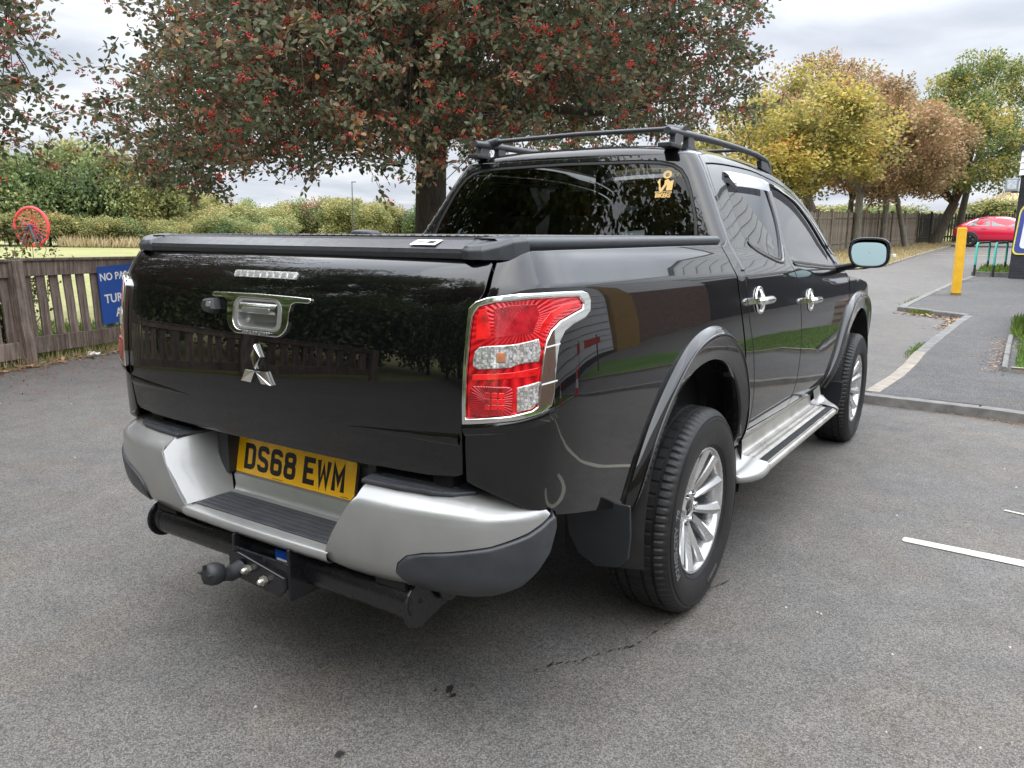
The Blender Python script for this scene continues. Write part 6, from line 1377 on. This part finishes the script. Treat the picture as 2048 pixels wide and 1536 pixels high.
for a in (0,90,180,270): m.box((-.004+.020*math.cos(R(a)),-1.398,.410+.020*math.sin(R(a))),(.012,.010,.004),M=Matrix.Rotation(R(a),4,'Y'))
m.build('cap_fin',M['trim'],TB)
for x,z in ((.030,.393),(.098,.378)):
    m=MB(); m.cyl((x,-1.283,z),(x,-1.296,z),.0135,6,False); m.lathe([(.0085,0),(.0085,.006),(.006,.012),(0,.0145)],14,Matrix.Translation((x,-1.296,z))@Matrix.Rotation(R(90),4,'X')); m.build('cap_nut',M['bolt'],TB)
m=MB(); m.cyl((-.038,-1.2695,.432),(-.038,-1.2665,.432),.007,12); m.cyl((.078,-1.2695,.425),(.078,-1.2665,.425),.007,12); m.build('bracket_hole',M['dark'],TB)
m=MB(); m.add([(.050,-1.208,.4335),(.128,-1.208,.4335),(.118,-1.2145,.402),(.060,-1.2145,.402)],[(0,3,2,1)]); m.build('blue_sticker',M['blue'],TB)
m=MB(); m.add([(.064,-1.2135,.412),(.114,-1.2135,.412),(.112,-1.2148,.406),(.066,-1.2148,.406)],[(0,3,2,1)]); m.build('label_stripe',M['white'],TB)
# ---- bed cover
ytop=lambda y:float(np.interp(y,[-1.12,-1.105,-1.05,-1.0,.35],[1.280,1.283,1.303,1.308,1.333]))
rows=[]
def lidx(y): return float(np.interp(y,[-1.105,-1.08,-1.0,-.90,-.5,0,.35],[.655,.690,.722,.735,.752,.760,.765]))
cuts=[(0,0),(.012,.002),(.030,.0),(.05,-.004)]
ys=[-1.105,-1.098,-1.05,-.95,-.8,-.6,-.4,-.2,0,.15,.30,.345]
m=MB(); rows=[]
for y in ys:
    w=lidx(y)-.028; rows.append([(a*w,y if y>-1.1 else y+.010*a*a,ytop(y)-.002*(y<-1.1)) for a in np.linspace(-1,1,21)])
m.grid([rows[0],rows[2]],smooth=False); m.grid(rows[2:])
rows=[[(a*(lidx(-1.105)-.0),-1.107+.014*a*a,ytop(-1.105)-.003) for a in np.linspace(-1,1,21)],[(a*(lidx(-1.105)),-1.110+.014*a*a,ytop(-1.105)-.012) for a in np.linspace(-1,1,21)],[(a*lidx(-1.105),-1.106+.014*a*a,1.2585) for a in np.linspace(-1,1,21)],[(a*lidx(-1.105),-1.08,1.252) for a in np.linspace(-1,1,21)]]
for q_ in range(3): m.grid(rows[q_:q_+2],smooth=False,flip=True)
LID=m.build('bed_cover',M['lid'],TR)
m=MB(); rows=[]   # tread-pattern sheet inset in the lid
for y in np.linspace(-.86,.32,60): rows.append([(x,y,ytop(y)+.0035) for x in np.linspace(-.66,.66,4)])
m.grid(rows); mt,t_,p_,o_=newmat('tread_plate'); setp(p_,col=(.30,.28,.26),rough=.38,metal=.6); v_=objco(t_,(1,1,1)); vo_=N(t_,'ShaderNodeTexVoronoi'); vo_.inputs['Scale'].default_value=45; t_.links.new(v_,vo_.inputs['Vector']); rr0=ramp(t_,[(0,(.55,.52,.48)),(.4,(.30,.28,.26)),(.9,(.10,.10,.10))]); t_.links.new(vo_.outputs['Distance'],rr0.inputs[0]); t_.links.new(rr0.outputs[0],p_.inputs['Base Color']); bump(t_,p_,vo_.outputs['Distance'],.8,.004)
m.build('tread_sheet',mt,LID)
m=MB()   # raised studs along the sheet's rear edge
rs=random.Random(4)
for k in range(80):
    x=-.64+k*.0162; m.box((x,-.845+.01*(k%2),ytop(-.85)+.005),(.010,.004,.004),rz=.8 if k%2 else -.8)
m.build('tread_stud',mt,LID,kind='stuff')
for s in (1,-1):
    m=MB(); rows=[]
    for y in ys[2:]:
        w=lidx(y); z=ytop(y); rows.append([(s*(w-.075),y,z+.001),(s*(w-.070),y,z+.0045),(s*(w-.012),y,z+.0035),(s*w,y,z-.004),(s*(w+.002),y,z-.016),(s*(w-.006),y,z-.030),(s*(w-.03),y,z-.034)])
    m.grid(rows,flip=s>0); m.build('side_rail',M['rail'],LID)
    m=MB(); rows=[]   # rubber between rail and bed
    for y in ys[3:]:
        w=lidx(y); z=ytop(y); rows.append([(s*(w-.010),y,z-.026),(s*(w+.010),y,z-.034),(s*(w+.020),y,z-.048)])
    m.grid(rows,flip=s>0); m.build('rail_seal',M['gasket'],LID)
    # moulded corner block
    A=[(.628,-1.100),(.655,-1.112),(.690,-1.104),(.722,-1.078),(.738,-1.04),(.746,-.985),(.72,-.96),(.66,-.98),(.628,-1.03)]
    m=MB()
    top=[(x*s,y,ytop(y)+.0055) for x,y in insetp(A,.010)]; mid=[(x*s,y,ytop(y)-.006) for x,y in A]; lo_=[(x*s,y+.004,1.2575+max(0,(y+1.03))*.25) for x,y in A]; n=len(A)
    V=top+mid+lo_; F=[tuple(range(n))]+[(n+i,n+(i+1)%n,(i+1)%n,i) for i in range(n)]+[(2*n+i,2*n+(i+1)%n,n+(i+1)%n,n+i) for i in range(n)]
    if s<0: F=[f[::-1] for f in F]
    m.add(V,F); m.build('corner_block',M['rail'],LID,bevel=.003,weld=True)
m=MB(); m.lathe([(0,.020),(.035,.018),(.055,.012),(.060,.003),(.060,0)],24,Matrix.Translation((-.335,-.42,ytop(-.42)+.003))@Matrix.Diagonal((1.15,.6,1,1))); m.build('lid_knob',M['lid'],LID)
TL_=Matrix.Rotation(math.atan2(.020,.055),4,'X'); m=MB(); m.box((.500,-1.074,ytop(-1.074)+.0015),(.080,.036,.0012),M=TL_); WS=m.build('white_label',M['white'],LID)
m=MB(); m.box((.518,-1.074,ytop(-1.074)+.0026),(.022,.016,.0008),M=TL_); m.box((.485,-1.074,ytop(-1.074)+.0026),(.02,.005,.0008),M=TL_); m.build('label_print',M['ink'],WS)
# ---- roof rails and cross bar
def zr(y): return 1.755+.024*math.sin(min(1,max(0,(y-.45)/1.1))*math.pi/2)-max(0,(y-1.55))**2*.16
for s in (1,-1):
    X=lambda y:.480+.012*min(1,max(0,(y-.5)/.4))
    pts=[(s*X(y),y,zr(y)) for y in (.470,.50,.60,.72,.9,1.1,1.3,1.5,1.65,1.78,1.86)]
    m=MB(); m.tube(pts+[(s*.492,1.95,1.715)],[.017,.021,.021,.021,.019,.018,.018,.018,.018,.017,.014,.010],14,squash=.80); RL=m.build('roof_rail',M['rail'],TR)
    for (a0,a1,b0,b1) in ((.52,.60,.50,.56),(.665,.72,.655,.74),(1.74,1.93,1.76,1.98)):
        zt_=zr((a0+a1)/2)-.008; zb_=1.692 if a0<1 else 1.672
        m=MB(); V=[(s*.470,b0,zb_),(s*.505,b0,zb_),(s*.505,b1,zb_),(s*.470,b1,zb_),(s*.474,a0,zt_),(s*.500,a0,zt_),(s*.500,a1,zt_),(s*.474,a1,zt_)]
        m.add(V,[(0,1,2,3),(7,6,5,4),(4,5,1,0),(5,6,2,1),(6,7,3,2),(7,4,0,3)]); m.build('rail_foot',M['rail'],RL,bevel=.004,weld=True)
    m=MB(); m.box((s*.478,.505,1.699),(.060,.11,.018)); m.box((s*.484,.70,1.703),(.05,.08,.014)); m.build('foot_base',M['trim'],RL,bevel=.004)
m=MB(); m.tube([(-.478,.60,1.776),(-.40,.60,1.778),(0,.60,1.784),(.40,.60,1.780),(.470,.60,1.778)],[.024,.0165,.0165,.0165,.024],14,squash=.62); XB=m.build('cross_bar',M['rail'],TR)
m=MB()
for s in (1,-1): m.tube([(s*.50,.60,zr(.6)+.004),(s*.43,.60,1.779)],[.028,.024],14,squash=.8)
m.build('bar_clamp',M['rail'],XB)
m=MB(); m.tube([(-.478,1.55,1.792),(0,1.55,1.800),(.478,1.55,1.792)],.015,12,squash=.62); m.build('cross_bar',M['rail'],TR)
m=MB(); m.tube([(.02,1.15,1.735),(.02,1.10,1.775),(.02,1.02,1.79)],[.016,.012,.004],10); m.build('roof_aerial',M['trim'],TR)
# ---- door mirrors
for s in (1,-1):
    m=MB(); rows=[]
    # housing: rounded shell, open face towards the rear
    cx,cz=1.012,1.276; hw,hh=.104,.084
    def sec(k,y,sx,sz,cxo=0):
        r=[]
        for a in np.linspace(0,2*math.pi,33):
            c,s2=math.cos(a),math.sin(a); e=3.6; rr=(abs(c)**e+abs(s2)**e)**(-1/e)
            x=c*rr*hw*sx; z=s2*rr*hh*sz
            if x<0 and z<0: x*=1-.18*min(1,abs(z)/hh)   # inner lower corner cut away
            r.append((s*(cx+cxo+x),y+.10*(-x)*0+.22*(x),cz+z))
        return r
    rows=[sec(0,2.16,.86,.84),sec(0,2.15,.88,.86),sec(0,2.140,.965,.965),sec(0,2.150,1,1),sec(0,2.18,1,.99),sec(0,2.23,.93,.90),sec(0,2.27,.75,.70),sec(0,2.29,.45,.4),sec(0,2.30,.02,.02)]
    m.grid(rows,flip=s>0); MR=m.build('door_mirror',M['paint'],TR)
    m=MB(); rows=[[(p[0],p[1]+.22*(p[2]-cz)+.014,p[2]) for p in sec(0,2.1535,k_,k_*.98)] for k_ in (.875,.5,.02)]; m.grid(rows,flip=s<0); m.build('mirror_glass',M['mirror'],MR)
    m=MB(); rows=[sec(0,2.150,.90,.885),sec(0,2.1435,.925,.915),sec(0,2.148,.865,.845),sec(0,2.156,.86,.84)]; m.grid(rows,flip=s<0); m.build('mirror_bezel',M['trim'],MR)
    m=MB(); m.tube([(s*.815,2.36,1.178),(s*.86,2.33,1.19),(s*.93,2.26,1.205),(s*.955,2.24,1.225)],[.045,.032,.028,.03],14,squash=.6); m.build('mirror_arm',M['trim'],MR)
    m=MB(); m.box((s*1.133,2.21,1.262),(.016,.05,.018)); m.build('indicator_repeater',M['white'],MR,bevel=.004)
# ---- cabin
m=MB(); m.box((0,1.40,.80),(1.46,2.0,.62)); m.box((0,.68,1.08),(1.36,.22,.46),M=Matrix.Rotation(R(-8),4,'X'))
CI=m.build('cabin_trim',M['seat'],TR)
for x in (-.40,.40):
    m=MB(); m.box((x,1.40,1.17),(.46,.12,.56),M=Matrix.Rotation(R(-10),4,'X')); m.build('seat_back',M['seat'],CI,bevel=.05,seg=4)
    m=MB(); m.box((x,1.30,1.50),(.26,.09,.17)); m.tube([(x-.06,1.32,1.36),(x-.06,1.31,1.46)],.008,8); m.tube([(x+.06,1.32,1.36),(x+.06,1.31,1.46)],.008,8); m.build('head_restraint',M['seat'],CI,bevel=.035,seg=4)
for x in (-.42,0,.42):
    m=MB(); m.box((x,.72,1.36),(.24,.09,.14)); m.build('rear_head_restraint',M['seat'],CI,bevel=.03,seg=4)
m=MB(); th=[(.40+.19*math.cos(a),2.06+.05*math.sin(a),1.14+.18*math.sin(a)) for a in np.linspace(0,2*math.pi,29)]; m.tube(th,.014,8,caps=False); m.box((.40,2.06,1.14),(.34,.04,.04)); m.build('steering_wheel',M['trim'],CI)
m=MB(); m.box((0,2.35,1.06),(1.40,.36,.16)); m.build('dashboard',M['seat'],CI,bevel=.04)
m=MB(); m.box((0,1.98,1.58),(.24,.02,.07)); m.tube([(0,2.0,1.60),(0,2.06,1.66)],.01,8); m.build('rear_view_mirror',M['trim'],CI,bevel=.01)
# ---- wheels
def wheel_parts():
    T={}
    n=336; S=[(.2235,.090),(.229,.098),(.236,.106),(.250,.1135),(.275,.120),(.300,.1225),(.322,.120),(.338,.1145),(.343,.1150),(.346,.1125),(.354,.106),(.3615,.098),(.3665,.087)]
    tr=[(.3685,.074),(.3605,.072),(.3605,.064),(.3695,.062),(.3700,.036),(.3620,.034),(.3620,.025),(.3705,.023),(.3705,-.023),(.3620,-.025),(.3620,-.034),(.3700,-.036),(.3695,-.062),(.3605,-.064),(.3605,-.072),(.3685,-.074)]
    prof=S+tr+[(r,-h) for r,h in S[::-1]]
    V=[];m=len(prof)
    for j,(r,h) in enumerate(prof):
        for k in range(n):
            a=2*math.pi*k/n; rr=r
            if j in (10,11,12,13) or j in (m-11,m-12,m-13,m-14):
                if k%4==0: rr-=.006 if j not in(10,m-11) else .003
            elif 16<=j<=m-17 and r>.365:
                if (k+ (3 if j%3 else 0))%6==0: rr-=.004
            V.append((h,rr*math.cos(a),rr*math.sin(a)))
    F=[]
    for i in range(m-1):
        for k in range(n):
            F.append((i*n+k,(i+1)*n+k,(i+1)*n+(k+1)%n,i*n+(k+1)%n))
    mb=MB(); mb.add(V,F,True); T['tyre']=mb
    # fine circumferential lines on the sidewall
    mx=Matrix.Rotation(R(90),4,'Y')
    mb=MB(); mb.lathe([(.2085,-.09),(.2085,.04),(.212,.075),(.217,.094),(.222,.1015),(.2275,.103),(.2290,.0995),(.2290,.090)],72,mx); T['rim']=mb; mb=MB(); mb.lathe([(.05,-.03),(.2080,-.03)],48,mx); T['shade']=mb
    return T
WT=wheel_parts()
def wheel(name,loc,s):
    Wm=WT['rim'].build(name,M['rim'],TR); Wm.location=loc; Wm.rotation_euler=(0,0,0 if s>0 else math.pi)
    t=WT['tyre'].build('tyre',M['rubber'],Wm)
    e=t.modifiers.new('edge','EDGE_SPLIT'); e.split_angle=R(24)
    # lettering and ribs on the sidewall
    def wr(r0,ph,k=1):
        def f(co):
            r=r0+co.y; a=ph+co.x/r0; h=float(np.interp(r,[.2235,.229,.236,.250,.275,.300,.322,.338],[.090,.098,.106,.1135,.120,.1225,.120,.1145]))+.0012+co.z
            return Vector((h,r*math.sin(a),r*math.cos(a)))
        return f
    text_mesh('tyre_lettering','POWERCITY  79',.037,M['tyretext'],t,ext=.0008,sx=.98,bold=.0010,wrap=wr(.298,R(-98)))
    text_mesh('tyre_lettering','245/65R17',.020,M['tyretext'],t,ext=.0005,sx=1.1,bold=.0003,wrap=wr(.286,R(160)))
    mb=MB(); mx=Matrix.Rotation(R(90),4,'Y')
    for r,h in ((.244,.1115),(.3295,.1188)): mb.lathe([(r-.0018,h-.0006),(r,h+.0014),(r+.0018,h-.0006)],96,mx)
    mb.build('sidewall_rib',M['rubber'],t)
    WT['shade'].build('rim_shade_disc',M['well'],Wm)  # dark disc behind the spokes, standing in for shade inside the rim
    # spokes: six pairs of folded blades
    sps=[]
    for k in range(12):
        pa=R(60*(k//2)+ (11 if k%2 else -11)); da=R(3.5 if k%2 else -3.5); tw=1 if k%2 else -1
        mb=MB(); rows=[]
        for t_ in np.linspace(0,1,9):
            r=.062+(.2185-.062)*t_; a=pa+da*t_*1.4; h=.052+.046*t_**1.3+.006*math.sin(math.pi*t_); w=.0135+.0105*t_**1.5; dpt=.030+.012*(1-t_)
            def P(off,hh): 
                aa=a+off/r; return (h+hh,r*math.sin(aa),r*math.cos(aa))
            rows.append([P(-w*.8,-dpt),P(-w,-.012),P(-w*.92,-.006),P(-w*.15*tw-.001,.0045),P(w*.92,-.006),P(w,-.012),P(w*.8,-dpt)])
        mb.grid(rows,smooth=False,flip=True); o=mb.build('spoke',M['rim'],Wm); sps.append(o)
    mb=MB(); mb.lathe([(.040,-.02),(.078,-.0),(.076,.036),(.068,.050),(.045,.056),(.033,.054),(.031,.046),(0,.046)],48,mx); mb.build('hub',M['rim'],Wm)
    mb=MB(); mb.lathe([(.030,.045),(.029,.052),(.024,.055),(0,.056)],32,mx); cc=mb.build('centre_cap',M['trim'],Wm)
    mb=MB()
    for a0 in (0,120,240):
        A=[(.002,a0),(.011,a0+28),(.019,a0),(.011,a0-28)]; mb.add([(.0568,r*math.sin(R(a)),r*math.cos(R(a))) for r,a in A],[(0,1,2,3)])
    mb.build('cap_badge',M['chrome'],cc)
    for k in range(6):
        a=R(60*k+30); y,z=.056*math.sin(a),.056*math.cos(a); mb=MB(); mb.cyl((.048,y,z),(.064,y,z),.0095,6,False); mb.build('wheel_nut',M['chrome'],Wm)
    mb=MB(); mb.lathe([(.0,-.01),(.145,-.012),(.150,-.05),(.150,-.10)],40,mx); mb.build('brake_drum',M['dark'],Wm)
    return Wm
XW=.7745
wheel('rear_wheel',(XW,0,.3685),1); wheel('rear_wheel',(-XW,0,.3685),-1)
wheel('front_wheel',(XW,2.996,.3685),1); wheel('front_wheel',(-XW,2.996,.3685),-1)
# cutaway cable clip and light under the gate
m=MB(); m.tube([(.305,-1.045,.70),(.30,-1.05,.64),(.31,-1.06,.59)],.004,6); m.build('cable',M['white'],TR)
